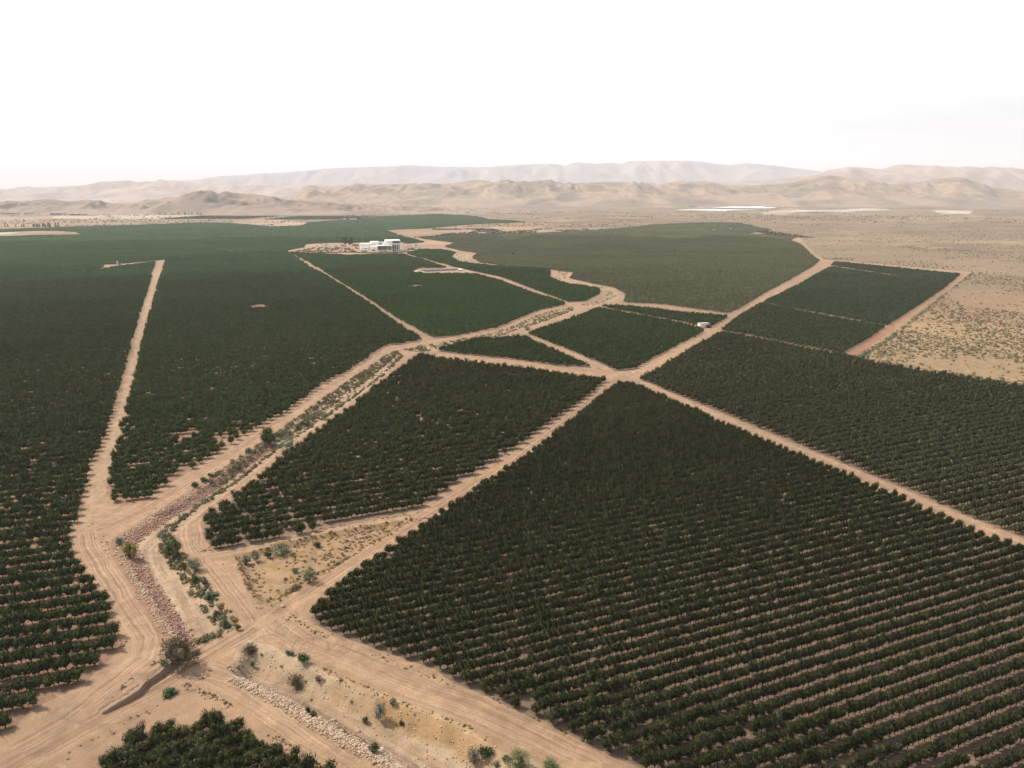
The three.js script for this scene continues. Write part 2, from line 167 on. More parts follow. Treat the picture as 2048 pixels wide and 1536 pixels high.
const SHRUBS = [
  [-104.6, 202.9, 4.22, 3.22, 'feather', 'pale feathery grey shrub on the riverbed bank just inside the track bend'],
  [-97.5, 192.7, 5.04, 5.86, 'olive', 'large olive-green shrub leaning over the bank inside the track bend'],
  [-109.6, 192.1, 4.02, 4.19, 'yellow', 'yellow-green flowering bush on the reddish rubble bank at the river bend'],
  [-115.7, 198.3, 2.07, 2.07, 'teal', 'small blue-green bush touching the yellow-green bush on the rubble bank'],
  [-91.1, 185.1, 1.67, 2.66, 'green', 'small dark green bush below the large shrub at the track bend'],
  [-87.6, 183.7, 4.14, 3.16, 'feather', 'grey-green spreading shrub at the bank edge right of a small dark bush'],
  [-85.1, 178.5, 1.88, 1.89, 'bright', 'round bright green bush on the right riverbank above grey tufts'],
  [-82.0, 176.4, 1.86, 2.02, 'grey', 'grey bush on the right riverbank beside the round bright green bush'],
  [-77.8, 168.9, 2.05, 2.16, 'teal', 'blue-green bush halfway down the right riverbank above the culvert'],
  [-73.6, 162.8, 1.49, 1.54, 'green', 'green bush on the riverbank left of the tall pale shrub near the culvert'],
  [-69.9, 158.1, 2.54, 3.27, 'feather', 'tall pale feathery shrub on the right riverbank nearest the road crossing'],
  [-67.9, 156.0, 1.08, 1.04, 'bright', 'tiny bright green bush at the foot of the tall pale shrub by the road'],
  [-65.1, 154.8, 1.31, 1.23, 'green', 'little green bush at the corner where the side track meets the main road'],
  [-73.2, 141.3, 6.60, 5.79, 'brown', 'very large brown-grey bush at the end of the rubble bank beside the main road'],
  [-75.6, 139.5, 1.52, 1.27, 'teal', 'small blue-green bush at the left foot of the large brown-grey bush'],
  [-70.9, 131.4, 3.10, 1.09, 'mound', 'low creeping green bush on the lower edge of the main road'],
  [-75.2, 188.8, 2.54, 2.14, 'teal', 'blue-green bush at the western corner of the dry grass pit'],
  [-73.0, 190.6, 2.14, 2.44, 'feather', 'grey bush right of the blue-green bush at the pit corner'],
  [-70.4, 193.0, 1.87, 1.74, 'green', 'dark bush casting a shadow near the top of the dry grass pit'],
  [-67.4, 195.5, 6.26, 2.19, 'feather', 'long low grey-green thicket on the northern rim of the dry pit'],
  [-57.9, 199.3, 1.93, 1.79, 'green', 'dark green bush below the reddish bank of the dry pit'],
  [-54.4, 177.2, 4.01, 3.05, 'feather', 'tall pale feathery shrub between the dry pit and the main road'],
  [-56.9, 174.3, 3.16, 1.28, 'dry', 'dark straggly bush left of the tall pale shrub along the main road'],
  [-48.8, 187.4, 1.40, 0.86, 'bright', 'tiny green bush on the road verge of the dry pit'],
  [-60.2, 184.2, 1.80, 1.19, 'teal', 'small blue-green bush in the middle of the dry pit'],
  [-46.2, 142.2, 2.32, 2.08, 'bright', 'round dark green bush on the bank top of the lower riverbed'],
  [-50.5, 145.3, 1.01, 0.85, 'teal', 'left one of two small blue-green bushes above the lower riverbed'],
  [-49.5, 144.9, 1.01, 0.84, 'teal', 'right one of two small blue-green bushes above the lower riverbed'],
  [-58.5, 144.8, 1.12, 1.07, 'teal', 'small grey-green bush just below the road crossing on the lower bank'],
  [-46.9, 138.2, 3.13, 2.48, 'dry', 'brown dry thicket on the bank below the round dark green bush'],
  [-41.7, 137.3, 1.40, 1.43, 'dry', 'dark brown dry bush at the left end of the ochre cut bank'],
  [-59.8, 148.0, 3.20, 1.12, 'dry', 'grey-brown dry thicket beside the road crossing'],
  [-26.7, 127.1, 2.11, 3.57, 'grey', 'tall double grey bush on the ochre cut bank'],
  [-24.3, 128.8, 1.22, 1.54, 'grey', 'smaller grey bush right of the tall double grey bush'],
  [-29.7, 127.1, 1.11, 1.19, 'olive', 'round olive bush left of the tall double grey bush'],
  [-22.1, 125.4, 0.80, 1.05, 'olive', 'tiny round olive bush alone in the middle of the cut bank'],
  [-7.3, 115.5, 1.95, 2.88, 'grey', 'leaning grey bush left of the dark green bush on the cut bank'],
  [-4.8, 115.7, 2.79, 1.38, 'green', 'wide dark green bush on the cut bank near the bottom edge'],
  [-2.9, 113.2, 1.10, 1.66, 'grey', 'small grey bush below the wide dark green bush'],
  [-1.2, 113.5, 1.10, 1.18, 'green', 'small green bush at the left foot of the tall pale broom'],
  [1.1, 111.5, 3.70, 3.51, 'broom', 'tall pale green broom shrub by the track at the bottom edge'],
  [-5.0, 112.0, 0.82, 1.18, 'grey', 'little grey tuft near the bottom edge left of the broom'],
  [6.9, 110.8, 2.43, 1.94, 'broom', 'pale broom shrub cut by the bottom edge right of the taller broom'],
  [-25.5, 114.6, 1.94, 1.40, 'olive', 'olive-brown bush growing on the lower rubble bank'],
  [-40.6, 125.4, 0.90, 1.01, 'green', 'small green bush on the middle of the lower rubble bank'],
  [-39.1, 124.2, 1.18, 1.12, 'olive', 'brownish tuft beside the small green bush on the lower rubble bank'],
  [-102.2, 291.8, 6.90, 5.11, 'tree', 'dark bushy tree standing on the rubble bank beside the dry riverbed'],
  [-91.5, 283.0, 9.36, 4.87, 'feather', 'long silvery feathery shrub along the bank across from the dark bushy tree'],
  [-104.3, 263.1, 3.42, 3.56, 'feather', 'grey shrub on the reddish rubble downstream of the dark bushy tree'],
  [-105.8, 278.8, 2.21, 2.12, 'teal', 'small blue-green shrub at the top edge of the reddish rubble'],
  [-99.7, 303.8, 4.99, 2.98, 'feather', 'grey-green shrub right behind the dark bushy tree'],
  [-93.0, 327.6, 3.96, 2.74, 'feather', 'silvery shrub in the yellowish riverbed growth, upper one'],
  [-94.1, 319.8, 4.78, 2.28, 'olive', 'olive shrub in the yellowish riverbed growth, middle one'],
  [-96.2, 313.8, 2.24, 2.42, 'teal', 'blue-green shrub in the yellowish riverbed growth, lower one'],
  [-87.0, 325.2, 3.93, 2.96, 'feather', 'silvery shrub on the right bank edge of the yellowish riverbed growth'],
  [-112.0, 242.8, 2.48, 1.93, 'mound', 'lowest of three low green mounds along the track beside the rubble'],
  [-111.1, 248.0, 2.88, 1.50, 'mound', 'middle one of three low green mounds along the track beside the rubble'],
  [-110.5, 252.4, 2.38, 1.45, 'mound', 'upper one of three low green mounds along the track beside the rubble'],
  [-75.8, 463.1, 4.19, 4.12, 'broom', 'grey-green broom at the upper end of the riverbed by the crossing'],
  [-78.0, 455.6, 3.17, 2.54, 'feather', 'small grey shrub just below the broom at the upper crossing'],
  [-83.6, 418.7, 2.64, 2.97, 'feather', 'grey shrub on the left edge of the long yellowish riverbed'],
  [-62.0, 488.8, 4.75, 2.93, 'feather', 'grey shrub in the riverbed right above the upper crossing'],
  [153.9, 568.8, 4.70, 2.33, 'green', 'dark green bush growing against the white hut'],
  [11.7, 557.7, 4.23, 2.32, 'feather', 'silvery shrub at the track fork by the wedge-shaped grove'],
  [1.7, 1285.0, 5.18, 5.84, 'green', 'dark bush in the narrow riverbed neck far upstream'],
];

// ---------- the lie of the land ----------
const WADI = Object.entries(WADIS).map(([k, p]) => { const b = boundsOf(p); return { k, p, b: [b[0] - 5, b[1] - 5, b[2] + 5, b[3] + 5], deep: { bend: 1.5, upper: 1.2, loop: 1.6, neck: 1.4, lower: 3.4 }[k] }; });
const RUB = Object.entries(RUBBLE).map(([k, p]) => { const b = boundsOf(p); return { k, p, b: [b[0] - 8, b[1] - 8, b[2] + 8, b[3] + 8] }; });
const pitB = boundsOf(PIT), ledB = boundsOf(LEDGE), groveList = Object.entries(GROVES).map(([k, p]) => ({ k, p, b: boundsOf(p) })), estB = boundsOf(ESTATE);
const within = (b, x, y, m = 0) => x > b[0] - m && y > b[1] - m && x < b[2] + m && y < b[3] + m;
function height(x, d) {
  let h = 0;
  if (d < 1700) for (const w of WADI) if (within(w.b, x, d)) {
    const [q] = nearest(w.p, x, d, true), n = fbm(x * 0.16, d * 0.16, 3) - 0.5;
    if (inside(w.p, w.b, x, d)) { const s = q + n * 2.2; h -= w.deep * sst(0, w.k === 'lower' ? 5.5 : 4.2, s) + 0.25 * (fbm(x * 0.5, d * 0.5, 3) - 0.5); if (w.k === 'lower') h -= 0.35 * sst(0.3, 2.5, s) * (1 - sst(3, 6, s)) * fbm(x * 1.3, d * 0.9, 2); }
  }
  if (d < 420) {
    for (const r of RUB) if (within(r.b, x, d)) { const [q] = nearest(r.p, x, d); h += (r.k === 'upper_bank' ? 0.75 : 0.8) * Math.exp(-((q / 2.1) ** 2)) * (0.7 + 0.6 * fbm(x * 0.3, d * 0.3, 2)); }
    if (within(pitB, x, d) && inside(PIT, pitB, x, d)) { const [q] = nearest(PIT, x, d, true); h -= 1.3 * sst(0, 2.2, q + (fbm(x * 0.3, d * 0.3, 2) - 0.5) * 2) - 0.5 * fbm(x * 0.22, d * 0.22, 3); }
    if (within(ledB, x, d, 16)) { const [q, t, s] = nearest(LEDGE, x, d); if (t > 0 && t < 1) h += s > 0 ? 1.25 * Math.sin(Math.PI * (0.06 + 0.82 * t)) ** 0.7 * (1 - sst(0.5, 17, q)) : 0; }
    h += 0.10 * (fbm(x * 0.12, d * 0.12, 3) - 0.5);
  }
  // rolling desert beyond the estate
  const A = 15 * sst(2100, 3000, d) * sst(-900, 500, x) + 4 * sst(0, 250, x - 330 - 0.2 * d) * sst(300, 700, d) + 5 * sst(2700, 3600, d);
  if (A > 0.01) h += A * (1.7 * fbm(x * 0.0022 + 5, d * 0.0028, 4) - 0.55) + A * 0.25 * (fbm(x * 0.012, d * 0.012, 3) - 0.5);
  return h;
}

// ---------- colours of the land, as albedo, in four maps from fine to coarse ----------
const LIT = 2.35, toLin = v => { v /= 255; return v <= 0.04045 ? v / 12.92 : ((v + 0.055) / 1.055) ** 2.4; }, toS = v => 255 * (v <= 0.0031308 ? v * 12.92 : 1.055 * v ** (1 / 2.4) - 0.055);
const DIM = new Float32Array(256); for (let i = 0; i < 256; i++) DIM[i] = toS(toLin(i) / LIT);      // how pale ground looks in full sun -> its own colour
const LEVELS = [{ x: -135, d: 95, s: 320 }, { x: -700, d: 60, s: 1500 }, { x: -2400, d: 500, s: 4900 }, { x: -7000, d: 0, s: 14000 }];
const RES = 2048;
function landMap(L, lv) {
  const cv = document.createElement('canvas'); cv.width = cv.height = RES; const c = cv.getContext('2d'), k = RES / L.s, r = rng(90 + lv);
  const X = x => (x - L.x) * k, Y = d => (d - L.d) * k;
  const fill = (p, col) => { c.fillStyle = col; c.beginPath(); p.forEach(([x, d], i) => i ? c.lineTo(X(x), Y(d)) : c.moveTo(X(x), Y(d))); c.closePath(); c.fill(); };
  const line = (p, w, col, off = 0, wob = 0) => {
    c.strokeStyle = col; c.lineWidth = Math.max(0.5, w * k); c.lineJoin = c.lineCap = 'round'; c.beginPath(); let f = true, ph = r() * 50;
    for (let i = 0; i + 1 < p.length; i++) { const [ax, ay] = p[i], [bx, by] = p[i + 1], l = Math.hypot(bx - ax, by - ay), n = Math.max(2, Math.ceil(l / 6)); for (let j = 0; j < n; j++) { const t = j / n, o = off + wob * (vn(ph + (i + t) * 1.1, ph) - 0.5) * 2, x = ax + (bx - ax) * t - (by - ay) / l * o, y = ay + (by - ay) * t + (bx - ax) / l * o; f ? c.moveTo(X(x), Y(y)) : c.lineTo(X(x), Y(y)); f = false; } }
    c.stroke();
  };
  c.fillStyle = '#ae9370'; c.fillRect(0, 0, RES, RES);
  for (const [col, p] of LAND) fill(p, col);
  fill(ESTATE, '#cca683');
  for (const [col, p] of LAND) if (col === '#c2875f' || col === '#b98f7c' || col === '#efe0c6' || col === '#c9a87a' || col === '#bd9a72' || col === '#d2ae90') fill(p, col);
  for (const { k: n, p } of groveList) fill(p, ({ right: '#9b8069', upper_right: '#a5846a', left: '#b58d70', left_mid: '#b88f72', far_left: '#b09479', grey: '#b8957a' })[n] || '#a88a70');
  for (const [n, [w, p]] of Object.entries(TRACKS)) {
    const red = n === 'orange', pale = n === 'main' || n.startsWith('lower');
    line(p, w * 0.95, red ? 'rgba(200,138,100,.5)' : pale ? 'rgba(220,184,144,.6)' : 'rgba(209,170,132,.5)', 0, 0.4);
    if (lv < 2) for (let i = 0; i < 26; i++) { const o = (r() - 0.5) * w * 0.95; line(p, 0.18 + r() * 0.3, r() < 0.5 ? 'rgba(236,206,170,.32)' : 'rgba(160,118,90,.32)', o, 0.5); line(p, 0.18 + r() * 0.2, r() < 0.5 ? 'rgba(234,204,168,.2)' : 'rgba(158,120,92,.22)', o + 1.9, 0.5); }
  }
  if (lv === 0) {
    const T0 = TRACKS.lower_right[1];
    for (let i = 0; i < 26; i++) { const [px, py] = T0[0], R = 2.5 + r() * 6, cx = px + 2 + r() * 14, cy = py - 2 - r() * 9, a0 = r() * 6.3; c.strokeStyle = r() < 0.4 ? 'rgba(236,210,180,.3)' : 'rgba(156,120,92,.28)'; c.lineWidth = (0.25 + r() * 0.3) * k; c.beginPath(); c.arc(X(cx), Y(cy), R * k, a0, a0 + 1.5 + r() * 3); c.stroke(); }
    const A0 = TRACKS.apron[1];
    for (let i = 0; i < 26; i++) { const q = A0[1 + Math.floor(r() * (A0.length - 2))], R = 6 + r() * 14, a0 = r() * 6.3; c.strokeStyle = r() < 0.5 ? 'rgba(233,203,173,.3)' : 'rgba(160,122,96,.26)'; c.lineWidth = (0.25 + r() * 0.3) * k; c.beginPath(); c.arc(X(q[0] + (r() - 0.5) * 14), Y(q[1] + (r() - 0.5) * 12), R * k, a0, a0 + 0.6 + r() * 1.3); c.stroke(); }
  }
  for (const { k: n, p } of WADI) { fill(p, n === 'lower' ? '#e2c5a1' : n === 'bend' ? '#d9bb9b' : '#d2b690'); if (n !== 'lower') line([...p, p[0]], 1.5, 'rgba(196,158,118,.7)', 0, 0.8); }
  if (lv < 2) for (const p of Object.values(BEDS)) for (let i = 0; i < 60; i++) line(p, 0.25 + r() * 1.1, ['rgba(240,218,188,.3)', 'rgba(186,150,118,.26)', 'rgba(206,170,134,.3)', 'rgba(164,128,100,.16)'][i % 4], (r() - 0.5) * 7, 1.6);
  fill(PIT, '#c6a27c');
  if (lv === 0) {
    const W = WADIS.lower; line(W.slice(11, 17), 5, 'rgba(212,170,120,.5)', 1.8, 1.6); line(W.slice(12, 16), 3, 'rgba(204,154,98,.4)', 1.7, 1.8);
    const M = RUBBLE.lower_bank.map(([x, y]) => [x + 3.2, y + 2.8]); line(M.slice(0, 5), 3.2, 'rgba(180,146,116,.85)', 0, 0.8);
    line(RUBBLE.upper_bank, 6.5, 'rgba(178,130,105,.6)', 0, 0.6);
  }
  const src = c.getImageData(0, 0, RES, RES).data, out = new Uint8Array(RES * RES * 4), m = L.s / RES;
  const dry = (x, y) => inside(PIT, pitB, x, y);
  const warp = lv === 0 ? 0.5 : lv === 1 ? 2.6 : 7;
  for (let j = 0; j < RES; j++) for (let i = 0; i < RES; i++) {
    const x = L.x + (i + 0.5) * m, y = L.d + (j + 0.5) * m;
    const n1 = vn(x * 0.33, y * 0.33), n2 = vn(x * 0.33 + 40, y * 0.33 + 80);
    const si = clamp(Math.round(i + (n1 - 0.5) * warp / m), 0, RES - 1), sj = clamp(Math.round(j + (n2 - 0.5) * warp / m), 0, RES - 1), s = (sj * RES + si) * 4, o = (j * RES + i) * 4;
    const big = vn(x * 0.011 + 3, y * 0.011) + 0.5 * vn(x * 0.05, y * 0.05), med = lv < 2 ? vn(x * 0.6, y * 0.6 + 9) : vn(x * 0.03, y * 0.05 + 9), fine = lv === 0 ? NT[((i * 7 + j * 13) ^ (i * j >> 3)) & 65535] : vn(x * 1.7 / (lv + 0.5), y * 1.7 / (lv + 0.5));
    let f = 0.82 + 0.17 * (big / 1.5) + 0.12 * (med - 0.5) + 0.09 * n1 + 0.10 * (fine - 0.5), gy = 1;
    if (lv > 1) { const scr = fbm(x * 0.004, y * 0.006, 3); f *= 0.80 + 0.36 * scr + 0.10 * (vn(x * 0.09, y * 0.09) - 0.5); gy = 1 + 0.05 * (scr - 0.5); }
    if (lv === 0 && y < 260) { const peb = vn(x * 2.6, y * 2.6); if (peb > 0.86) f *= 1.08; else if (peb < 0.12) f *= 0.9; }
    out[o] = DIM[clamp(src[s] * f, 0, 255) | 0]; out[o + 1] = DIM[clamp(src[s + 1] * f * gy, 0, 255) | 0]; out[o + 2] = DIM[clamp(src[s + 2] * f, 0, 255) | 0]; out[o + 3] = 255;
    if (lv === 0 && within(pitB, x, y) && dry(x, y)) { const q = vn(x * 0.5, y * 0.5 + 30) * 0.6 + vn(x * 1.4, y * 1.4) * 0.4; if (q > 0.56) { out[o] *= 0.95; out[o + 1] *= 0.93; out[o + 2] *= 0.8; } }
  }
  const t = new THREE.DataTexture(out, RES, RES, THREE.RGBAFormat, THREE.UnsignedByteType); t.colorSpace = THREE.SRGBColorSpace; t.magFilter = t.minFilter = THREE.LinearFilter; t.channel = lv; t.needsUpdate = true;
  return t;
}
const bumpTex = (() => { const n = 512, a = new Uint8Array(n * n * 4); for (let j = 0; j < n; j++) for (let i = 0; i < n; i++) { const w = (s, q) => { const p = n / s; return NT[(((j / s | 0) + q) & 255) << 8 | ((i / s | 0) + q) & 255] * 0 + vnT(i / s, j / s, p, q); }; const v = 0.45 * w(32, 3) + 0.3 * w(8, 21) + 0.25 * w(3, 50); a.fill(clamp(v * 255, 0, 255) | 0, (j * n + i) * 4, (j * n + i) * 4 + 3); a[(j * n + i) * 4 + 3] = 255; } const t = new THREE.DataTexture(a, n, n); t.wrapS = t.wrapT = THREE.RepeatWrapping; t.magFilter = t.minFilter = THREE.LinearFilter; t.repeat.set(32, 32); t.needsUpdate = true; return t; })();
function vnT(x, y, p, q) { p = Math.ceil(p); const xi = Math.floor(x), yi = Math.floor(y), fx = x - xi, fy = y - yi, g = (a, b) => NT[((((b % p) + q) & 255) << 8) | (((a % p) + q) & 255)]; return mix(mix(g(xi, yi), g(xi + 1, yi), fx), mix(g(xi, yi + 1), g(xi + 1, yi + 1), fx), fy); }
const landMats = LEVELS.map((L, i) => new THREE.MeshStandardMaterial({ map: landMap(L, i), roughness: 0.97, ...(i === 0 ? { bumpMap: bumpTex, bumpScale: 0.12 } : {}) }));

// ---------- the ground: one fan-shaped sheet out to the horizon, cut into soil, tracks, riverbed and desert ----------
{
  const TH = [], RR = [4];
  for (let i = 0; i <= 500; i++) TH.push((-46 + 92 * i / 500) * Math.PI / 180);
  for (let i = 1; i < 40; i++) TH.push((46 + 268 * i / 40) * Math.PI / 180);
  while (RR[RR.length - 1] < 92) RR.push(RR[RR.length - 1] * 1.25);
  while (RR[RR.length - 1] < 430) RR.push(RR[RR.length - 1] * 1.0048);
  while (RR[RR.length - 1] < 26000) RR.push(RR[RR.length - 1] * 1.014);
  const nt = TH.length, nr = RR.length, px = new Float32Array(nt * nr), pd = new Float32Array(nt * nr), ph = new Float32Array(nt * nr);
  for (let a = 0; a < nr; a++) for (let b = 0; b < nt; b++) { const i = a * nt + b, x = RR[a] * Math.sin(TH[b]), d = RR[a] * Math.cos(TH[b]); px[i] = x; pd[i] = d; ph[i] = height(x, d); }
  const cls = (x, d) => {
    for (const w of WADI) if (inside(w.p, w.b, x, d)) return 2;
    if (inside(PIT, pitB, x, d)) return 3;
    for (const g of groveList) if (inside(g.p, g.b, x, d)) return 0;
    if (inside(ESTATE, estB, x, d)) return 1;
    if (d > 300 && d < 1300 && nearest(TRACKS.orange[1], x, d)[0] < 5) return 1;
    return 4;
  };
  const names = ['orchard_soil', 'dirt_track', 'dry_riverbed', 'dry_grass_patch', 'desert_scrubland'];
  const idx = names.map(() => LEVELS.map(() => []));
  const lvOf = (x, d) => { for (let l = 0; l < 4; l++) { const L = LEVELS[l], m = L.s * 0.012; if (x > L.x + m && d > L.d + m && x < L.x + L.s - m && d < L.d + L.s - m) return l; } return 3; };
  for (let a = 0; a + 1 < nr; a++) for (let b = 0; b < nt; b++) {
    const b2 = (b + 1) % nt, p = a * nt + b, q = a * nt + b2, r = p + nt, s = q + nt, x = (px[p] + px[s]) / 2, d = (pd[p] + pd[s]) / 2;
    const front = b < 500 && RR[a] > 60, c = front ? cls(x, d) : 1, l = Math.max(lvOf(px[p], pd[p]), lvOf(px[s], pd[s]));
    idx[front || d > 0 ? c : 4][l].push(p, q, r, q, s, r);
  }
  names.forEach((name, c) => {
    const map = new Map(), order = [], index = [], geo = new THREE.BufferGeometry();
    idx[c].forEach((list, l) => { if (!list.length) return; geo.addGroup(index.length, list.length, l); for (const v of list) { let k = map.get(v); if (k === undefined) { k = order.length; map.set(v, k); order.push(v); } index.push(k); } });
    const n = order.length, pos = new Float32Array(n * 3), nor = new Float32Array(n * 3), uvs = LEVELS.map(() => new Float32Array(n * 2));
    order.forEach((v, k) => {
      const x = px[v], d = pd[v], e = Math.max(0.35, Math.hypot(x, d) * 0.006); pos.set([x, ph[v], -d], k * 3);
      const hx = (height(x + e, d) - height(x - e, d)) / (2 * e), hd = (height(x, d + e) - height(x, d - e)) / (2 * e), m = 1 / Math.hypot(hx, 1, hd); nor.set([-hx * m, m, hd * m], k * 3);
      LEVELS.forEach((L, l) => uvs[l].set([(x - L.x) / L.s, (d - L.d) / L.s], k * 2));
    });
    geo.setAttribute('position', new THREE.BufferAttribute(pos, 3)); geo.setAttribute('normal', new THREE.BufferAttribute(nor, 3));
    uvs.forEach((u, l) => geo.setAttribute(l ? 'uv' + l : 'uv', new THREE.BufferAttribute(u, 2))); geo.setIndex(index);
    const m = new THREE.Mesh(geo, landMats); m.name = name; m.receiveShadow = true; m.castShadow = true; m.userData.kind = 'structure'; scene.add(m);
  });
}

{   // the cut edge of earth along the main road
  const P = [], pos = [], index = []; for (let i = 0; i + 1 < LEDGE.length; i++) { const [ax, ay] = LEDGE[i], [bx, by] = LEDGE[i + 1], n = Math.ceil(Math.hypot(bx - ax, by - ay) / 0.5); for (let k = 0; k < n; k++) P.push([mix(ax, bx, k / n), mix(ay, by, k / n), (by - ay) / Math.hypot(bx - ax, by - ay), -(bx - ax) / Math.hypot(bx - ax, by - ay)]); }
  P.forEach(([x, d, nx, nd], i) => { const w = 0.5 + 2.0 * (fbm(i * 0.14, 4, 3) - 0.5), h = height(x - nx * 0.9, d - nd * 0.9) + 0.06 + 0.25 * (fbm(i * 0.3, 9, 2) - 0.5); for (const [o, y] of [[-2.2, height(x - nx * 2.2, d - nd * 2.2) - 0.12], [w - 0.45, h], [w, h - 0.12], [w + 0.12, -0.35]]) pos.push(x + nx * o, y, -(d + nd * o)); });
  for (let i = 0; i + 1 < P.length; i++) for (let k = 0; k < 3; k++) { const a = i * 4 + k, b = a + 4; index.push(a, a + 1, b, a + 1, b + 1, b); }
  const g = new THREE.BufferGeometry(); g.setAttribute('position', new THREE.Float32BufferAttribute(pos, 3)); g.setIndex(index); g.computeVertexNormals();
  const m = new THREE.Mesh(g, std(0.22, 0.145, 0.095, 0.97)); m.name = 'earth_bank'; m.castShadow = m.receiveShadow = true; scene.add(m); tag(m, 'dark cut edge of earth along the main road at the lower left', null, null, 'structure');
}
// ---------- hills and mountains ----------
function range(name, key, front, back, nx, nd, amp, spur, cols, label) {
  const far = key === 'knoll' ? 1100 : 4000, [D, pts] = CRESTS[key], at = x => { let i = 0; while (i < pts.length - 2 && pts[i + 1][0] < x) i++; const [ax, ay] = pts[i], [bx, by] = pts[i + 1], t = clamp((x - ax) / (bx - ax)); return mix(ay, by, t * t * (3 - 2 * t) * 0.5 + t * 0.5) * sst(0, 1, (x - pts[0][0] + 500) / 500) * (x > pts[pts.length - 1][0] ? 1 - sst(0, far, x - pts[pts.length - 1][0]) : 1); };
  const x0 = pts[0][0] - Math.abs(pts[0][0]) * 0.1 - 500, x1 = pts[pts.length - 1][0] + far * 1.15, pos = [], col = [], index = [];
  for (let j = 0; j <= nd; j++) for (let i = 0; i <= nx; i++) {
    const t = j / nd, d = D - front + (front + back) * t, x = (x0 + (x1 - x0) * i / nx), s = d < D ? 1 - (D - d) / front : 1 - (d - D) / back, xc = x * D / d;
    const p = s * s * (3 - 2 * s) * 0.55 + s * 0.45, wob = (fbm(x / spur * 0.7 + 9, d / spur * 0.7, 3) - 0.5) * spur * 0.9;
    const rg = 1 - Math.abs(2 * fbm((x + wob) / spur, (d) / (spur * 2.2) + 4, 4) - 1), rg2 = 1 - Math.abs(2 * fbm((x + wob) / (spur * 0.35), d / (spur * 0.6), 3) - 1);
    const free = 1 - Math.exp(-(((s - 1) / 0.16) ** 2)), c = at(xc);
    let h = c * p * (1 - free * (0.85 - 0.95 * rg)) + 1.3 * amp * free * p * (rg2 - 0.62) + amp * 0.6 * free * p * (0.5 - Math.abs(2 * vn((x + wob) / (spur * 0.13), d / (spur * 0.22)) - 1)) + amp * 0.14 * (fbm(x / (spur * 0.07), d / (spur * 0.07), 3) - 0.5) * (0.2 + p);
    if (s < 0.03) h = Math.min(h, 0) - 12;
    pos.push(x, h - 4, -d);
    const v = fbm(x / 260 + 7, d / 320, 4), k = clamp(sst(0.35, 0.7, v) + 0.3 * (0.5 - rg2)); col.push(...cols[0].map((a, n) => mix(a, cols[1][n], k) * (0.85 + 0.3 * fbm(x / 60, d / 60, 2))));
  }
  for (let j = 0; j < nd; j++) for (let i = 0; i < nx; i++) { const a = j * (nx + 1) + i, b = a + nx + 1; index.push(a, a + 1, b, a + 1, b + 1, b); }
  const g = new THREE.BufferGeometry(); g.setAttribute('position', new THREE.Float32BufferAttribute(pos, 3)); g.setAttribute('color', new THREE.Float32BufferAttribute(col, 3)); g.setIndex(index); g.computeVertexNormals();
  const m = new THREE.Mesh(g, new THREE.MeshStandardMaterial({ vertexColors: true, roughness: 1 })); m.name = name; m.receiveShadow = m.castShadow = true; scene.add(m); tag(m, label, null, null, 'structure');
}
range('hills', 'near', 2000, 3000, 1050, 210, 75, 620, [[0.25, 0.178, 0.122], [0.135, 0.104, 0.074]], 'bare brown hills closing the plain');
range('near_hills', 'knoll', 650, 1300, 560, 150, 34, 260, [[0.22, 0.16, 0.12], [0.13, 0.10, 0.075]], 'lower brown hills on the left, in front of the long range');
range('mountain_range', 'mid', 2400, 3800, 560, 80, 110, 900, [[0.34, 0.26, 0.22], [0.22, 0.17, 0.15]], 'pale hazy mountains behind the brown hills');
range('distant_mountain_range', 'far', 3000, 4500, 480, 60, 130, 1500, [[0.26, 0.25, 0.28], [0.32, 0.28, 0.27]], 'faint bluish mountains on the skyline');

// ---------- foliage ----------
function leaves(n, shape, seed, w, l, tri = []) {     // n thin leaf sprays; shape(r) -> [x, y, z, nx, ny, nz]
  const r = rng(seed), pos = [], nor = [], v = new THREE.Vector3(), s = new THREE.Vector3(), u = new THREE.Vector3();
  for (let i = 0; i < n; i++) {
    const [x, y, z, a, b, c] = shape(r);
    u.set(a + (r() - 0.5) * 1.5, b + 0.5 + (r() - 0.5) * 1.3, c + (r() - 0.5) * 1.5).normalize(); s.set(r() - 0.5, r() - 0.5, r() - 0.5).cross(u).normalize();
    const L = l * (0.6 + 0.8 * r()), W = w * (0.6 + 0.8 * r());
    v.crossVectors(s, u); if (v.x * a + v.y * b + v.z * c < 0) v.negate(); v.multiplyScalar(0.8).add({ x: a * 0.75, y: b * 0.75 + 0.12, z: c * 0.75 }).normalize();
    pos.push(x - s.x * W, y - s.y * W, z - s.z * W, x + s.x * W, y + s.y * W, z + s.z * W, x + u.x * L, y + u.y * L, z + u.z * L); for (let k = 0; k < 3; k++) nor.push(v.x, v.y, v.z);
  }
  const g = new THREE.BufferGeometry(); g.setAttribute('position', new THREE.Float32BufferAttribute(pos, 3)); g.setAttribute('normal', new THREE.Float32BufferAttribute(nor, 3)); return g;
}
function lump(cx, cy, cz, rx, ry, rz, seed, detail = 1, rough = 0.3) {
  const g = new THREE.IcosahedronGeometry(1, detail), p = g.attributes.position;
  for (let i = 0; i < p.count; i++) { const x = p.getX(i), y = p.getY(i), z = p.getZ(i), k = 1 - rough / 2 + rough * fbm(x * 2 + seed, y * 2 + z * 1.7 + seed * 3.1, 2) * 1.2; p.setXYZ(i, cx + x * rx * k, cy + y * ry * k, cz + z * rz * k); }
  g.computeVertexNormals(); g.deleteAttribute('uv'); return g;
}
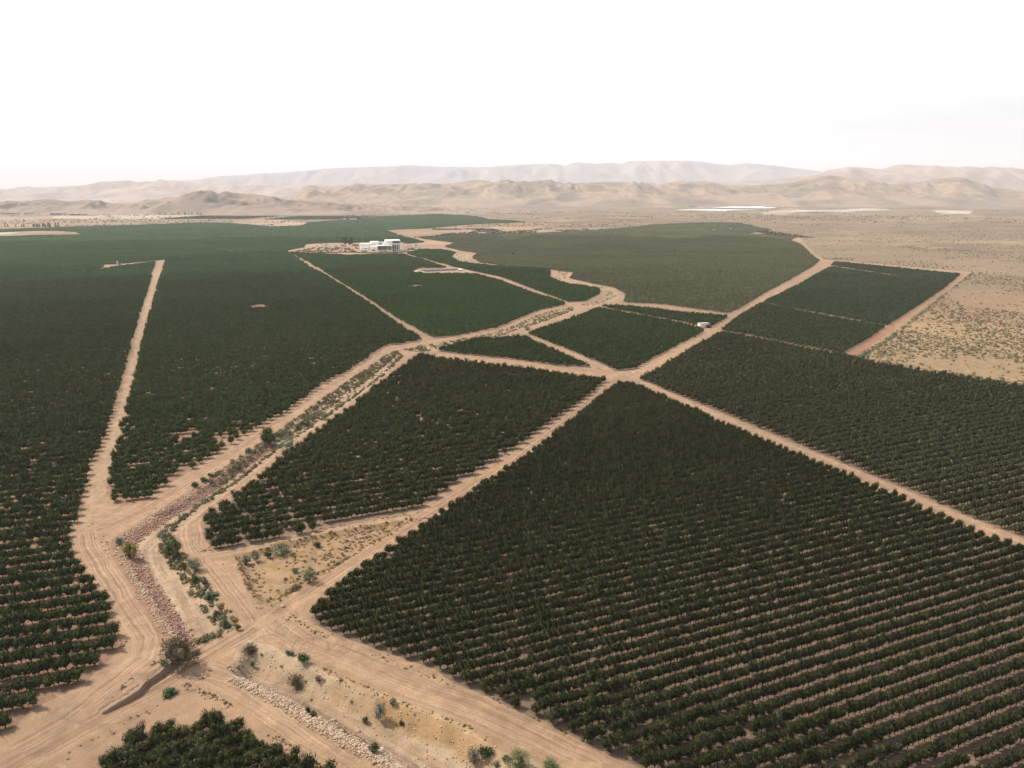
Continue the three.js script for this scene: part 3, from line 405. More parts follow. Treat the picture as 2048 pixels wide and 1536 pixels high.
function tube(a, b, r0, r1, n = 5) { const g = new THREE.CylinderGeometry(r1, r0, 1, n, 1, true), d = new THREE.Vector3().subVectors(b, a), l = d.length(); g.scale(1, l, 1); g.translate(0, l / 2, 0); g.applyQuaternion(new THREE.Quaternion().setFromUnitVectors(new THREE.Vector3(0, 1, 0), d.normalize())); g.translate(a.x, a.y, a.z); g.deleteAttribute('uv'); return g.toNonIndexed(); }
const V = (x, y, z) => new THREE.Vector3(x, y, z);
const onLumps = list => r => {     // a point on the skin of one of several lumps
  let k = list[Math.floor(r() * list.length)]; const t = r() * 6.283, y = r() * 1.75 - 0.75, q = Math.sqrt(Math.max(0, 1 - y * y)), a = Math.cos(t) * q, c = Math.sin(t) * q, f = 0.72 + 0.34 * r();
  return [k[0] + a * k[3] * f, k[1] + y * k[4] * f, k[2] + c * k[5] * f, a, y, c];
};
function crownLumps(r, w, h, base) { const out = [[0, base + h * 0.46, 0, w * 0.36, h * 0.44, w * 0.36]]; for (let i = 0; i < 6; i++) { const t = i * 1.047 + r(), q = w * (0.22 + 0.12 * r()); out.push([Math.cos(t) * q, base + h * (0.28 + 0.5 * r()), Math.sin(t) * q, w * (0.2 + 0.09 * r()), h * (0.2 + 0.12 * r()), w * (0.2 + 0.09 * r())]); } return out; }
function crown(seed, w, h, base, n, lw, ll) {
  const r = rng(seed), L = crownLumps(r, w, h, base), gs = L.map((k, i) => lump(k[0], k[1], k[2], k[3] * 0.66, k[4] * 0.7, k[5] * 0.66, seed + i, i ? 0 : 1)); gs.push(leaves(n, onLumps(L), seed + 5, lw, ll)); gs.push(leaves(Math.round(n * 0.12), q => { const k = L[Math.floor(q() * L.length)], t = q() * 6.283, e = Math.sqrt(q()) * 0.8; return [k[0] + Math.cos(t) * k[3] * e, k[1] + k[4] * (0.55 + 0.3 * q()), k[2] + Math.sin(t) * k[5] * e, Math.cos(t) * 0.35, 1.2, Math.sin(t) * 0.35]; }, seed + 6, lw * 0.9, ll * 2.1)); return mergeGeometries(gs);
}
function trunk(seed, h, w) { const r = rng(seed), a = V(0, -0.2, 0), b = V((r() - 0.5) * 0.2, h, (r() - 0.5) * 0.2), gs = [tube(a, b, 0.13, 0.09)]; for (let i = 0; i < 4; i++) { const t = i * 1.57 + r(); gs.push(tube(b, V(Math.cos(t) * w * 0.3, h + 0.8 + r() * 0.4, Math.sin(t) * w * 0.3), 0.07, 0.03, 4)); } return mergeGeometries(gs); }
const barkMat = std(0.13, 0.1, 0.07);
const leafMat = (r, g, b) => new THREE.MeshPhysicalMaterial({ color: new THREE.Color().setRGB(r, g, b), roughness: 0.8, specularIntensity: 0.12 });
const white = leafMat(1, 1, 1);            // tinted copy by copy
const LEAF = { dark: [0.040, 0.050, 0.016], mid: [0.054, 0.063, 0.022], silver: [0.082, 0.086, 0.042] };

// ---------- the olive groves ----------
const STYLE = {   // row direction in degrees, row spacing, tree spacing, tint of the leaves, share of missing trees
  right: [23, 3.55, 1.5, [0.036, 0.042, 0.0145], 0.008], upper_right: [24, 4.2, 1.6, [0.044, 0.050, 0.021], 0.006], mid_right: [24, 4.2, 1.7, [0.043, 0.056, 0.023], 0.004], far_right: [24, 4.2, 1.8, [0.044, 0.062, 0.028], 0.004], sliver_right: [24, 4.2, 1.8, [0.046, 0.062, 0.030], 0.004],
  beside_hut: [24, 4.2, 1.7, [0.036, 0.056, 0.016], 0.003], thin: [24, 4.2, 1.7, [0.038, 0.058, 0.018], 0.003], wedge: [24, 4, 1.7, [0.034, 0.050, 0.015], 0.003], centre: [24, 5.0, 1.65, [0.033, 0.040, 0.0125], 0.015],
  left_mid: [17, 5.2, 1.8, [0.034, 0.050, 0.0155], 0.02], left: [17.5, 5.6, 1.8, [0.033, 0.045, 0.0145], 0.02], left_wedge: [17, 5.2, 2.1, [0.036, 0.062, 0.022], 0.004], far_left: [17, 5, 2.1, [0.050, 0.092, 0.036], 0.003],
  by_building: [20, 5, 2, [0.038, 0.067, 0.020], 0.004], bend: [20, 5, 2, [0.038, 0.067, 0.021], 0.004], grey: [24, 5, 2.2, [0.094, 0.106, 0.055], 0.012], corner: [33, 3.5, 1.6, [0.036, 0.043, 0.015], 0.01],
};
const GLABEL = {
  right: 'largest dark olive grove filling the lower right of the estate', upper_right: 'long olive grove running off right beyond the diagonal track, below the desert edge', mid_right: 'olive grove block above the thin lane, lower left of the orange track', far_right: 'rectangular olive grove bordered by the orange track, above the lane', sliver_right: 'narrow olive strip along the far desert edge between two tracks',
  beside_hut: 'olive grove below the white hut, between the main track and the riverbed', thin: 'narrow olive strip behind the white hut', wedge: 'small pointed olive grove between the riverbed and the track fork', centre: 'olive grove in the centre between the stony riverbed and the main track',
  left_mid: 'olive grove between the straight left track and the stony riverbed, dotted with bare gaps', left: 'dark olive grove left of the straight track, running off the left edge', left_wedge: 'thin wedge of olives beyond the left grove, left of the white tower', far_left: 'vast green olive plain behind, reaching the white building and the far town',
  by_building: 'olive grove with the small reservoir, in front of the white building', bend: 'olive grove inside the bend of the winding riverbed', grey: 'greyish olive grove beyond the winding riverbed, reaching the desert hills', corner: 'small olive grove at the bottom left corner beside the main road',
};
const SPOT = [];   // bare spots in the groves
for (const [x, d, r] of [[-236, 678.5, 7], [-229, 676, 5], [-382, 788, 6], [-374, 790, 4], [-109.5, 836, 8], [-139, 300, 4], [-120, 292, 3]]) SPOT.push([x, d, r]);
const all = [];
{
  const r = rng(11), CELL = { lod1: 0, lod2: 1, lod3: 2 };
  for (const { k, p, b } of groveList) {
    const [deg, row, gap, tint, miss] = STYLE[k], ca = Math.cos(deg * Math.PI / 180), sa = Math.sin(deg * Math.PI / 180), cs = [[b[0], b[1]], [b[2], b[1]], [b[0], b[3]], [b[2], b[3]]];
    const us = cs.map(([x, y]) => x * ca + y * sa), vs = cs.map(([x, y]) => -x * sa + y * ca), j0 = Math.floor(Math.min(...vs) / row), j1 = Math.ceil(Math.max(...vs) / row), u0 = Math.min(...us), u1 = Math.max(...us);
    for (let j = j0; j <= j1; j++) {
      let u = u0 + r() * gap;
      while (u < u1) {
        const v = j * row, x = u * ca - v * sa, d = u * sa + v * ca, R = Math.hypot(x, d), lod = R < 1050 ? 1 : R + 320 * (vn(x * 0.012, d * 0.008) - 0.5) < 1900 ? 2 : 3, step = lod === 1 ? gap : lod === 2 ? 5 : 12, hl = lod === 1 ? 0.4 : lod === 2 ? 2.3 : 5.5;
        if (lod === 3 && j % 3) { u += step; continue; }
        if (d > 60 && inside(p, b, x - hl * ca, d - hl * sa) && inside(p, b, x + hl * ca, d + hl * sa)) {
          let ok = r() > miss && !(k === 'by_building' && inRes(x, d)) && Math.abs(Math.atan2(x, d)) < 0.85;
          if (ok && R > 800) for (const [lw, lp] of LANES) if (nearest(lp, x, d)[0] < lw) ok = false;
          if (ok) for (const [sx, sd, sr] of SPOT) if (Math.hypot(x - sx, (d - sd) * 0.6) < sr) ok = false;
          if (ok && (k === 'left_mid' || k === 'centre') && R < 420 && fbm(x * 0.03, d * 0.03, 2) > 0.62 && r() < 0.10) ok = false;
          if (ok) all.push({ k, j, u, x: x + (r() - 0.5) * 0.35, d: d + (r() - 0.5) * 0.35, R, lod, s: 0.86 + 0.28 * r() * (lod === 1 ? 1 : 0.6), a: r() * 6.283, t: r(), deg, tint, row });
        }
        u += step * (lod === 1 ? 0.93 + 0.14 * r() : 1);
      }
    }
  }
  function inRes(x, d) { return x > -134 && x < -52 && d > 985 - 0 && d < 1062 && d > 930 - 0.55 * (x + 120) * 0; }
}
// the 300 trees that show largest stand singly
const slim = t => t.k === 'right' ? mix(0.74, 1.02, sst(60, -20, t.x - (t.d - 100) * 0.25)) : 1;
const inView = (() => { const v = new THREE.Vector3(); return t => { v.set(t.x, 1.4, -t.d).project(camera); return Math.abs(v.x) < 0.995 && Math.abs(v.y) < 0.995; }; })();
const near = all.filter(t => t.lod === 1 && t.R < 210 && inView(t)).sort((a, b) => a.R - b.R).slice(0, 300);
for (const t of near) t.one = true;
{
  const SZ = { right: [2.0, 2.8, 0.15], corner: [2.8, 3.3, 0.15] }, protos = {};
  const by = {}; for (const t of near) ((by[t.k] ??= {})[t.j] ??= []).push(t);
  const where = { left: ['up in the left grove'], corner: ['down in the corner grove'], centre: ['up in the central grove'], left_mid: ['up in the riverside grove'] };
  for (const [k, rows] of Object.entries(by)) {
    const js = Object.keys(rows).map(Number).sort((a, b) => k === 'corner' ? b - a : a - b);
    js.forEach((j, q) => rows[j].sort((a, b) => k === 'right' ? a.u - b.u : b.u - a.u).forEach((t, n) => {
      const kind = ['dark', 'mid', 'silver'][t.t < 0.55 ? 0 : t.t < 0.88 ? 1 : 2], vi = Math.floor(t.a * 0.95) % 6, [w, h, base] = SZ[k] || [2.6, 3.0, 0.15], key = k === 'right' || k === 'corner' ? k : 'other';
      const id = key + vi + kind; let o;
      if (!protos[id]) {
        o = new THREE.Group(); part('trunk', trunk(300 + vi, base + 0.35, w), barkMat, o);
        part('crown', protos[key + vi] ??= crown(40 + vi * 13 + (key === 'right' ? 200 : 0), w, h, base, 680, 0.05, 0.32), leafMat(...LEAF[kind]), o); protos[id] = o;
      } else o = protos[id].clone();
      o.name = numbered('olive_tree'); o.position.set(t.x, height(t.x, t.d) - 0.05, -t.d); o.rotation.y = k === 'right' ? t.deg * Math.PI / 180 + (t.t > 0.5 ? Math.PI : 0) : t.a; o.scale.set(t.s * (0.9 + 0.3 * ((t.a * 7.1) % 1)), t.s * (0.82 + 0.36 * ((t.a * 5.7) % 1)) * mix(0.88, 1, slim(t)), t.s * (0.9 + 0.3 * ((t.a * 9.3) % 1)) * slim(t)); scene.add(o);
      const W = where[k];
      tag(o, k === 'right' ? `${ORD(n + 1)} olive tree from the lower end of the ${ORD(q + 1)} row above the bottom right corner` : `${ORD(n + 1)} olive tree from the right end of the ${ORD(q + 1)} row ${W[0]}`, 'olive tree', 'olive trees nearest the viewer');
    }));
  }
}
// the rest of each grove reads as a mass
{
  const M = new THREE.Matrix4(), Q = new THREE.Quaternion(), S = new THREE.Vector3(), P = new THREE.Vector3(), UP = V(0, 1, 0), C = new THREE.Color();
  const tree = []; for (let v = 0; v < 6; v++) tree.push(mergeGeometries([crown(500 + v * 31, v < 3 ? 2.0 : 2.6, v < 3 ? 2.85 : 3.1, 0.15, 360, 0.075, 0.36), ...(() => { const a = tube(V(0, -0.2, 0), V(0, 0.9, 0), 0.13, 0.1, 4); return [a]; })()]));
  const light = []; for (let v = 0; v < 6; v++) { const r = rng(600 + v), w = v < 3 ? 2.1 : 2.5, L = crownLumps(r, w, 2.95, 0.2); light.push(mergeGeometries([...L.slice(0, 4).map((k, i) => lump(k[0], k[1], k[2], k[3] * 0.72, k[4] * 0.76, k[5] * 0.72, v * 7 + i, 0)), leaves(130, onLumps(L), 610 + v, 0.14, 0.5)])); }
  const hedge = []; for (let v = 0; v < 5; v++) { const r = rng(800 + v), L = []; for (let i = 0; i < 4; i++) L.push([-1.9 + i * 1.25 + (r() - 0.5) * 0.5, 1.5 + (r() - 0.5) * 0.4, (r() - 0.5) * 0.3, 0.85 + 0.2 * r(), 1.1 + 0.3 * r(), 0.9 + 0.2 * r()]); hedge.push(mergeGeometries([...L.map((k, i) => lump(k[0], k[1], k[2], k[3] * 0.85, k[4] * 0.85, k[5] * 0.85, v * 9 + i, 0)), leaves(190, onLumps(L), 810 + v, 0.16, 0.5)])); }
  const patch = {}; const patchOf = row => patch[row] ??= [0, 1, 2].map(v => { const r = rng(900 + v + row * 10), L = []; for (let j = -1; j <= 1; j++) for (let i = 0; i < 6; i++) L.push([-5 + i * 2 + (r() - 0.5), 1.5 + (r() - 0.5) * 0.6, j * row + (r() - 0.5) * 0.5, 1.3 + 0.3 * r(), 1.15 + 0.4 * r(), 1.1 + 0.3 * r()]); return mergeGeometries([...L.map((k, i) => lump(k[0], k[1], k[2], k[3], k[4], k[5], v * 19 + i, 0, 0.5)), leaves(230, onLumps(L), 910 + v, 0.3, 0.75)]); });
  for (const { k } of groveList) {
    const list = all.filter(t => t.k === k && !t.one); if (!list.length) continue;
    const g = new THREE.Group(); g.name = numbered('olive_grove'); tag(g, GLABEL[k], 'olive grove', null, 'stuff'); scene.add(g);
    const sets = new Map();
    for (const t of list) { const geo = t.lod === 1 ? (t.R < 400 ? tree : light)[(k === 'right' || k === 'upper_right' || k === 'beside_hut' ? 0 : 3) + Math.floor(t.t * 2.999)] : t.lod === 2 ? hedge[Math.floor(t.t * 4.999)] : patchOf(t.row)[Math.floor(t.t * 2.999)]; if (!sets.has(geo)) sets.set(geo, []); sets.get(geo).push(t); }
    for (const [geo, l] of sets) {
      const im = new THREE.InstancedMesh(geo, white, l.length); im.name = 'foliage'; im.castShadow = im.receiveShadow = true; im.userData.kind = 'stuff';
      l.forEach((t, i) => {
        const sl = slim(t), turn = t.lod === 1 && sl === 1 ? t.a : t.deg * Math.PI / 180 + (t.t > 0.5 && t.lod < 3 ? Math.PI : 0), s = t.s * (t.lod === 1 ? 1 : 1.0);
        im.setMatrixAt(i, M.compose(P.set(t.x, height(t.x, t.d) - 0.05, -t.d), Q.setFromAxisAngle(UP, turn), S.set(t.lod === 1 ? s * (0.9 + 0.3 * ((t.a * 7.1) % 1)) : 1.05, s * (0.84 + 0.34 * ((t.a * 5.7) % 1)), t.lod === 1 ? s * sl : 1)));
        const n = fbm(t.x * 0.012, t.d * 0.012, 3), f = 0.72 + 0.5 * n + 0.2 * NT[(t.j * 37 + 5000) & 65535] + 0.5 * ((t.a * 3.7) % 1) * (t.lod === 1 ? 1 : 0.7) - (t.lod === 3 ? 0.16 : 0), sil = sst(0.55, 1, (t.a * 5.3) % 1) * (t.lod === 1 ? 0.5 : 0.25);
        const tn = k === 'left' || k === 'left_mid' || k === 'left_wedge' ? t.tint.map((a, q) => mix(a, STYLE.far_left[3][q] * 0.85, sst(450, 1250, t.R))) : t.tint;
        im.setColorAt(i, C.setRGB(tn[0] * f * (1 + 0.5 * sil), tn[1] * f * (1 + 0.25 * sil), tn[2] * f * (1 + 0.8 * sil)));
      });
      g.add(im);
    }
  }
}

// ---------- shrubs that can be told apart ----------
const SHRUB = {   // colour, sprays, width and length of a spray, roundness
  feather: [[0.19, 0.21, 0.13], 520, 0.022, 0.55], grey: [[0.20, 0.20, 0.15], 460, 0.04, 0.28], teal: [[0.11, 0.16, 0.105], 380, 0.04, 0.28], green: [[0.05, 0.075, 0.03], 420, 0.05, 0.26], bright: [[0.045, 0.095, 0.025], 460, 0.05, 0.24],
  olive: [[0.10, 0.108, 0.048], 460, 0.045, 0.32], yellow: [[0.20, 0.17, 0.05], 520, 0.04, 0.32], brown: [[0.15, 0.125, 0.08], 1500, 0.045, 0.4], dry: [[0.12, 0.088, 0.052], 460, 0.025, 0.45], broom: [[0.22, 0.25, 0.12], 700, 0.018, 0.75], mound: [[0.06, 0.105, 0.04], 380, 0.04, 0.22], tree: [[0.05, 0.065, 0.022], 800, 0.06, 0.32],
};
const shrubMat = {};
for (const [i, [x, d, w, h, kind, label]] of SHRUBS.entries()) {
  const [c, n, lw, ll] = SHRUB[kind], r = rng(1300 + i), o = thing(kind === 'tree' ? 'bushy_tree' : 'shrub', label, kind === 'tree' ? 'tree' : 'shrub', x, height(x, d) - 0.1, d), m = shrubMat[kind] ??= leafMat(...c);
  const flat = kind === 'feather' || kind === 'broom' || kind === 'dry', L = [], W = Math.max(w, 0.5) * 1.2, Hh = Math.max(h, 0.4) * 1.3, base = kind === 'tree' ? 0.5 : 0.05, nl = w > 3 ? 9 : 6;
  for (let q = 0; q < nl; q++) { const t = q * 2.4 + r(), e = q ? W * 0.30 * Math.sqrt(q / nl) * (0.8 + 0.5 * r()) : 0; L.push([Math.cos(t) * e, base + Hh * (0.30 + 0.32 * r()), Math.sin(t) * e * 0.75, W * (0.17 + 0.1 * r()), Hh * (0.26 + 0.16 * r()), W * (0.17 + 0.08 * r())]); }
  const big = clamp(W / 2.2, 0.6, 2), gs = [leaves(Math.round(n * clamp(big, 0.7, 1.8)), onLumps(L), 1500 + i, lw * (0.7 + 0.5 * big) * (flat ? 1 : 1), ll * (0.6 + 0.4 * big))];
  if (!flat) gs.push(...L.map((k, q) => lump(k[0], k[1], k[2], k[3] * (kind === 'brown' ? 0.5 : 0.72), k[4] * (kind === 'brown' ? 0.5 : 0.72), k[5] * (kind === 'brown' ? 0.5 : 0.72), i * 7 + q, 0))); else gs.push(...L.slice(0, 4).map((k, q) => lump(k[0], k[1] * 0.75, k[2], k[3] * 0.6, k[4] * 0.55, k[5] * 0.6, i * 7 + q, 0)));
  part(kind === 'tree' ? 'crown' : 'foliage', mergeGeometries(gs), m, o);
  const st = []; for (let q = 0; q < 5; q++) st.push(tube(V((r() - 0.5) * 0.15, -0.2, (r() - 0.5) * 0.15), V(L[q][0], L[q][1], L[q][2]), kind === 'tree' ? 0.16 : 0.035, 0.015, 4)); part(kind === 'tree' ? 'trunk' : 'stem', mergeGeometries(st), barkMat, o);
}

// ---------- stones ----------
function stoneGeo(seed, detail = 0) { const g = new THREE.IcosahedronGeometry(1, detail), p = g.attributes.position; for (let i = 0; i < p.count; i++) { const x = p.getX(i), y = p.getY(i), z = p.getZ(i), k = 0.72 + 0.56 * vn(x * 1.7 + seed * 5.3 + 30, y * 1.7 + z * 2.3 + seed * 2.7 + 30); p.setXYZ(i, x * k * 1.15, y * k * 0.72, z * k); } g.computeVertexNormals(); g.deleteAttribute('uv'); return g; }
const stoneGeos = [1, 2, 3, 4, 5].map(s => stoneGeo(s)), stoneMats = [std(0.29, 0.205, 0.135), std(0.28, 0.16, 0.11), std(0.35, 0.26, 0.18), std(0.21, 0.125, 0.095)], stoneWhite = std(1, 1, 1);
function stuffMesh(name, geos, mat, spots, label, cat, parent) {
  const M = new THREE.Matrix4(), Q = new THREE.Quaternion(), E = new THREE.Euler(), S = new THREE.Vector3(), P = new THREE.Vector3(), C = new THREE.Color();
  const g = parent || new THREE.Group(); if (!parent) { g.name = numbered(name); tag(g, label, cat, null, 'stuff'); scene.add(g); }
  geos.forEach((geo, q) => {
    const l = spots.filter((_, i) => i % geos.length === q); if (!l.length) return; const im = new THREE.InstancedMesh(geo, mat, l.length); im.name = parent ? name : 'clump'; im.castShadow = im.receiveShadow = true; im.userData.kind = 'stuff';
    l.forEach(([x, y, d, s, sy, ry, c], i) => { im.setMatrixAt(i, M.compose(P.set(x, y, -d), Q.setFromEuler(E.set(0, ry, 0)), S.set(s, sy, s))); im.setColorAt(i, C.setRGB(...c)); }); g.add(im);
  });
  return g;
}
for (const { k, p } of RUB) {
  const up = k === 'upper_bank', r = rng(up ? 61 : 62), list = [];
  let len = 0; for (let i = 0; i + 1 < p.length; i++) len += Math.hypot(p[i + 1][0] - p[i][0], p[i + 1][1] - p[i][1]);
  const want = up ? 7000 : 1900;
  for (let q = 0; q < want; q++) {
    let s = r() * len, i = 0, l; while (i < p.length - 2 && s > (l = Math.hypot(p[i + 1][0] - p[i][0], p[i + 1][1] - p[i][1]))) { s -= l; i++; }
    const [ax, ay] = p[i], [bx, by] = p[i + 1]; l = Math.hypot(bx - ax, by - ay); const t = Math.min(1, s / l), o = (r() + r() - 1) * (up ? 3.6 : 1.7) - (up ? 0.7 : 0), x = ax + (bx - ax) * t - (by - ay) / l * o * (up ? 1 : 1), d = ay + (by - ay) * t + (bx - ax) / l * o, sz = (up ? 0.13 : 0.12) + 0.24 * r() * r() + (r() < 0.05 ? 0.18 : 0);
    const red = up && o < -0.1 + r() * 0.8; list.push([x, d, sz, red ? (r() < 0.5 ? 1 : 3) : r() < 0.5 ? 0 : 2, r() * 6.28, Math.hypot(x, d) / sz]);
  }
  const g = new THREE.Group(); g.name = numbered('rubble_bank'); scene.add(g); tag(g, up ? 'long bank of reddish rubble stones along the left side of the upper riverbed' : 'narrow ridge of tan rubble stones along the lower riverbed near the bottom edge', 'rubble bank');
  list.sort((a, b) => a[5] - b[5]); const n = up ? 290 : 290;
  list.slice(0, n).forEach(([x, d, s, m, a], i) => { const o = part(i ? 'stone_' + String(i).padStart(3, '0') : 'stone', stoneGeos[i % 5], stoneMats[m], g); o.position.set(x, height(x, d) + s * 0.25, -d); o.rotation.y = a; o.scale.setScalar(s); });
  stuffMesh('loose_stones', stoneGeos, stoneWhite, list.slice(n).map(([x, d, s, m, a]) => { const c = stoneMats[m].color, f = 0.6 + 0.85 * ((a * 7) % 1); return [x, height(x, d) + s * 0.25, d, s, s, a, [c.r * f, c.g * f, c.b * f]]; }), '', '', g);
}
{   // pebbles and stones strewn over the riverbeds and the cut bank
  const r = rng(71), spots = [];
  for (const w of WADI) { if (w.k !== 'bend' && w.k !== 'lower') continue; const lower = w.k === 'lower'; for (let i = 0; i < (lower ? 7000 : 7500); i++) { const x = mix(w.b[0], w.b[2], r()), d = mix(w.b[1], w.b[3], r()); if (d > 330 || !inside(w.p, w.b, x, d)) continue; const q = nearest(w.p, x, d, true)[0], s = 0.06 + 0.2 * r() ** 3; if (q > 5 && r() < 0.35) continue; const f = 0.85 + 0.3 * r(); spots.push([x, height(x, d) + s * 0.2, d, s, s, r() * 6.28, r() < 0.7 ? [0.36 * f, 0.28 * f, 0.2 * f] : [0.26 * f, 0.18 * f, 0.12 * f]]); } }
  stuffMesh('loose_stones', stoneGeos, stoneWhite, spots, 'pale stones strewn over the dry riverbed', 'stones');
}
for (const [x, d, s, label] of [[-24.8, 117.9, 0.55, 'large pinkish white boulder lying alone in the lower riverbed'], [-36, 127.5, 0.36, 'grey boulder at the foot of the ochre bank, left one of two'], [-30.6, 124.6, 0.4, 'grey flat boulder at the foot of the ochre bank, right one of two'], [-57.6, 165, 0.5, 'dark boulder under the right riverbank beside pale gravel']]) {
  const o = new THREE.Mesh(stoneGeo(9 + s * 10, 1), s > 0.5 ? std(0.42, 0.34, 0.29) : std(0.27, 0.22, 0.17)); o.name = numbered('boulder'); o.position.set(x, height(x, d) + s * 0.3, -d); o.scale.setScalar(s); o.castShadow = true; scene.add(o); tag(o, label, 'boulder');
}

// ---------- growth nobody could count ----------
const tuft = [1, 2, 3].map(s => { const r = rng(s + 2000), L = [[0, 0.32, 0, 0.5, 0.4, 0.5], [0.3, 0.25, 0.2, 0.35, 0.3, 0.35], [-0.25, 0.28, -0.2, 0.35, 0.32, 0.35]]; return mergeGeometries([lump(0, 0.25, 0, 0.42, 0.35, 0.42, s, 0), leaves(70, onLumps(L), s + 2100, 0.06, 0.32)]); });
{
  const r = rng(81), dry = [], right = [], far = [], pit = [];
  for (const w of WADI) {     // dry yellow growth and grey bushes along the upstream riverbed
    const n = { bend: 13000, upper: 6500, loop: 900, neck: 90, lower: 420 }[w.k];
    for (let i = 0; i < n; i++) {
      const x = mix(w.b[0], w.b[2], r()), d = mix(w.b[1], w.b[3], r()); if (!inside(w.p, w.b, x, d)) continue; const [q, t] = nearest(w.p, x, d, true); const left = t < 0.5;
      if (w.k === 'bend' && d < 245 && (left || q > 4.5)) continue; if (w.k === 'bend' && d >= 245 && (!left ? q > 2.2 && r() < 0.9 : q > 8)) continue; if (w.k === 'lower' && (left || q > 5 || x > -32)) continue;
      const c = r(), f = 0.8 + 0.5 * r(), s = (w.k === 'lower' ? 0.45 : 0.7) + 0.8 * r() * (w.k === 'lower' ? 0.6 : 1);
      dry.push([x, height(x, d) - 0.05, d, s, s * (0.7 + 0.4 * r()), r() * 6.28, c < (w.k === 'loop' ? 0.15 : left ? 0.62 : 0.5) ? [0.20 * f, 0.145 * f, 0.065 * f] : c < 0.8 ? [0.12 * f, 0.125 * f, 0.065 * f] : [0.13 * f, 0.15 * f, 0.10 * f]]);
    }
  }
  const weed = []; for (const [w, p] of Object.values(TRACKS)) for (let i = 0; i < 420; i++) { const t = r() * (p.length - 1), k = Math.min(p.length - 2, Math.floor(t)), e = t - k, [ax, ay] = p[k], [bx, by] = p[k + 1], l = Math.hypot(bx - ax, by - ay), o = (r() < 0.5 ? -1 : 1) * (w * 0.5 + 0.3 + 2.2 * r() * r()), x = ax + (bx - ax) * e - (by - ay) / l * o, d = ay + (by - ay) * e + (bx - ax) / l * o; if (d > 700 || fbm(x * 0.08, d * 0.08, 2) < 0.5) continue; const f = 0.8 + 0.5 * r(), s = 0.22 + 0.4 * r() * r(); weed.push([x, height(x, d) - 0.03, d, s, s * 0.7, r() * 6.28, r() < 0.6 ? [0.17 * f, 0.12 * f, 0.065 * f] : [0.10 * f, 0.10 * f, 0.06 * f]]); }
  stuffMesh('weeds', tuft, white, weed, 'small dry weeds dotted along the edges of the dirt tracks', 'weeds');
  stuffMesh('dry_growth', tuft, white, dry, 'yellowish dry growth and small bushes along the riverbed', 'dry growth');
  for (let i = 0; i < 2200; i++) { const x = mix(pitB[0], pitB[2], r()), d = mix(pitB[1], pitB[3], r()); if (!inside(PIT, pitB, x, d)) continue; const [q] = nearest(PIT, x, d, true); if (r() < sst(0, 7, q) * 0.85 && fbm(x * 0.15, d * 0.15, 2) < 0.55) continue; const f = 0.8 + 0.5 * r(), s = 0.3 + 0.5 * r(); pit.push([x, height(x, d) - 0.05, d, s, s * 0.7, r() * 6.28, r() < 0.6 ? [0.19 * f, 0.14 * f, 0.075 * f] : [0.12 * f, 0.09 * f, 0.055 * f]]); }
  stuffMesh('dry_grass', tuft, white, pit, 'tufts of dry yellow grass in the pit beside the main track', 'dry grass');
  for (let i = 0; i < 90000; i++) {   // desert bushes right of the estate
    const R = 380 * Math.exp(r() * 2.1), a = -0.1 + r() * 0.85, x = R * Math.sin(a), d = R * Math.cos(a); if (inside(ESTATE, estB, x, d)) continue; if (nearest(TRACKS.orange[1], x, d)[0] < 6) continue;
    const n = fbm(x * 0.01, d * 0.01, 3); if (r() > sst(0.38, 0.6, n) * 0.9 + 0.07) continue; const f = 0.75 + 0.5 * r(), s = (0.75 + 1.4 * r() * r()) * (d > 1200 ? 1.1 : 1); if (d > 1500 && r() < 0.25) continue;
    right.push([x, height(x, d) - 0.05, d, s, s * (0.6 + 0.4 * r()), r() * 6.28, r() < 0.45 ? [0.15 * f, 0.145 * f, 0.095 * f] : r() < 0.6 ? [0.21 * f, 0.165 * f, 0.10 * f] : [0.125 * f, 0.13 * f, 0.09 * f]]);
  }
  for (let i = 0; i < 170; i++) { const p = TRACKS.orange[1], t = r() * (p.length - 1), k = Math.min(p.length - 2, Math.floor(t)), e = t - k, [ax, ay] = p[k], [bx, by] = p[k + 1], l = Math.hypot(bx - ax, by - ay), o = 7 + 2.2 * r(), x = ax + (bx - ax) * e + (by - ay) / l * o, d = ay + (by - ay) * e - (bx - ax) / l * o, s = 1.0 + 1.6 * r(), f = 0.8 + 0.4 * r(); right.push([x, height(x, d) - 0.1, d, s, s * 0.7, r() * 6.28, [0.17 * f, 0.175 * f, 0.115 * f]]); }
  stuffMesh('desert_scrub', tuft, white, right, 'grey-green desert scrub dotted over the sandy plain on the right', 'desert scrub');
  for (let i = 0; i < 9000; i++) {   // thin young olives and bushes on the bare strip behind the grey grove
    const x = -250 + r() * 1000, d = 1850 + r() * 500; const py = (d - 1800) / 700; if (inside(GROVES.grey, boundsOf(GROVES.grey), x, d) || inside(GROVES.far_left, boundsOf(GROVES.far_left), x, d)) continue; if (fbm(x * 0.008, d * 0.004, 3) < 0.42 + 0.1 * py) continue; const f = 0.8 + 0.4 * r(), s = 1.6 + 1.6 * r(); far.push([x, height(x, d) - 0.1, d, s, s * (0.9 + 0.5 * r()), r() * 6.28, [0.06 * f, 0.07 * f, 0.04 * f]]); }
  stuffMesh('scattered_bushes', tuft, white, far, 'thinly scattered bushes on the bare strip behind the greyish grove', 'bushes');
  const hb = []; for (let i = 0; i < 16000; i++) { const x = -3600 + r() * 8200, d = 2500 + r() * 2300; if (inside(GROVES.far_left, boundsOf(GROVES.far_left), x, d) || inside(GROVES.grey, boundsOf(GROVES.grey), x, d)) continue; const n = fbm(x * 0.003, d * 0.003, 3); if (n < 0.5 + 0.12 * r()) continue; const f = 0.8 + 0.5 * r(), s = 3 + 4 * r() * r(); hb.push([x, height(x, d) - 0.2, d, s, s * 0.8, r() * 6.28, [0.10 * f, 0.10 * f, 0.06 * f]]); }
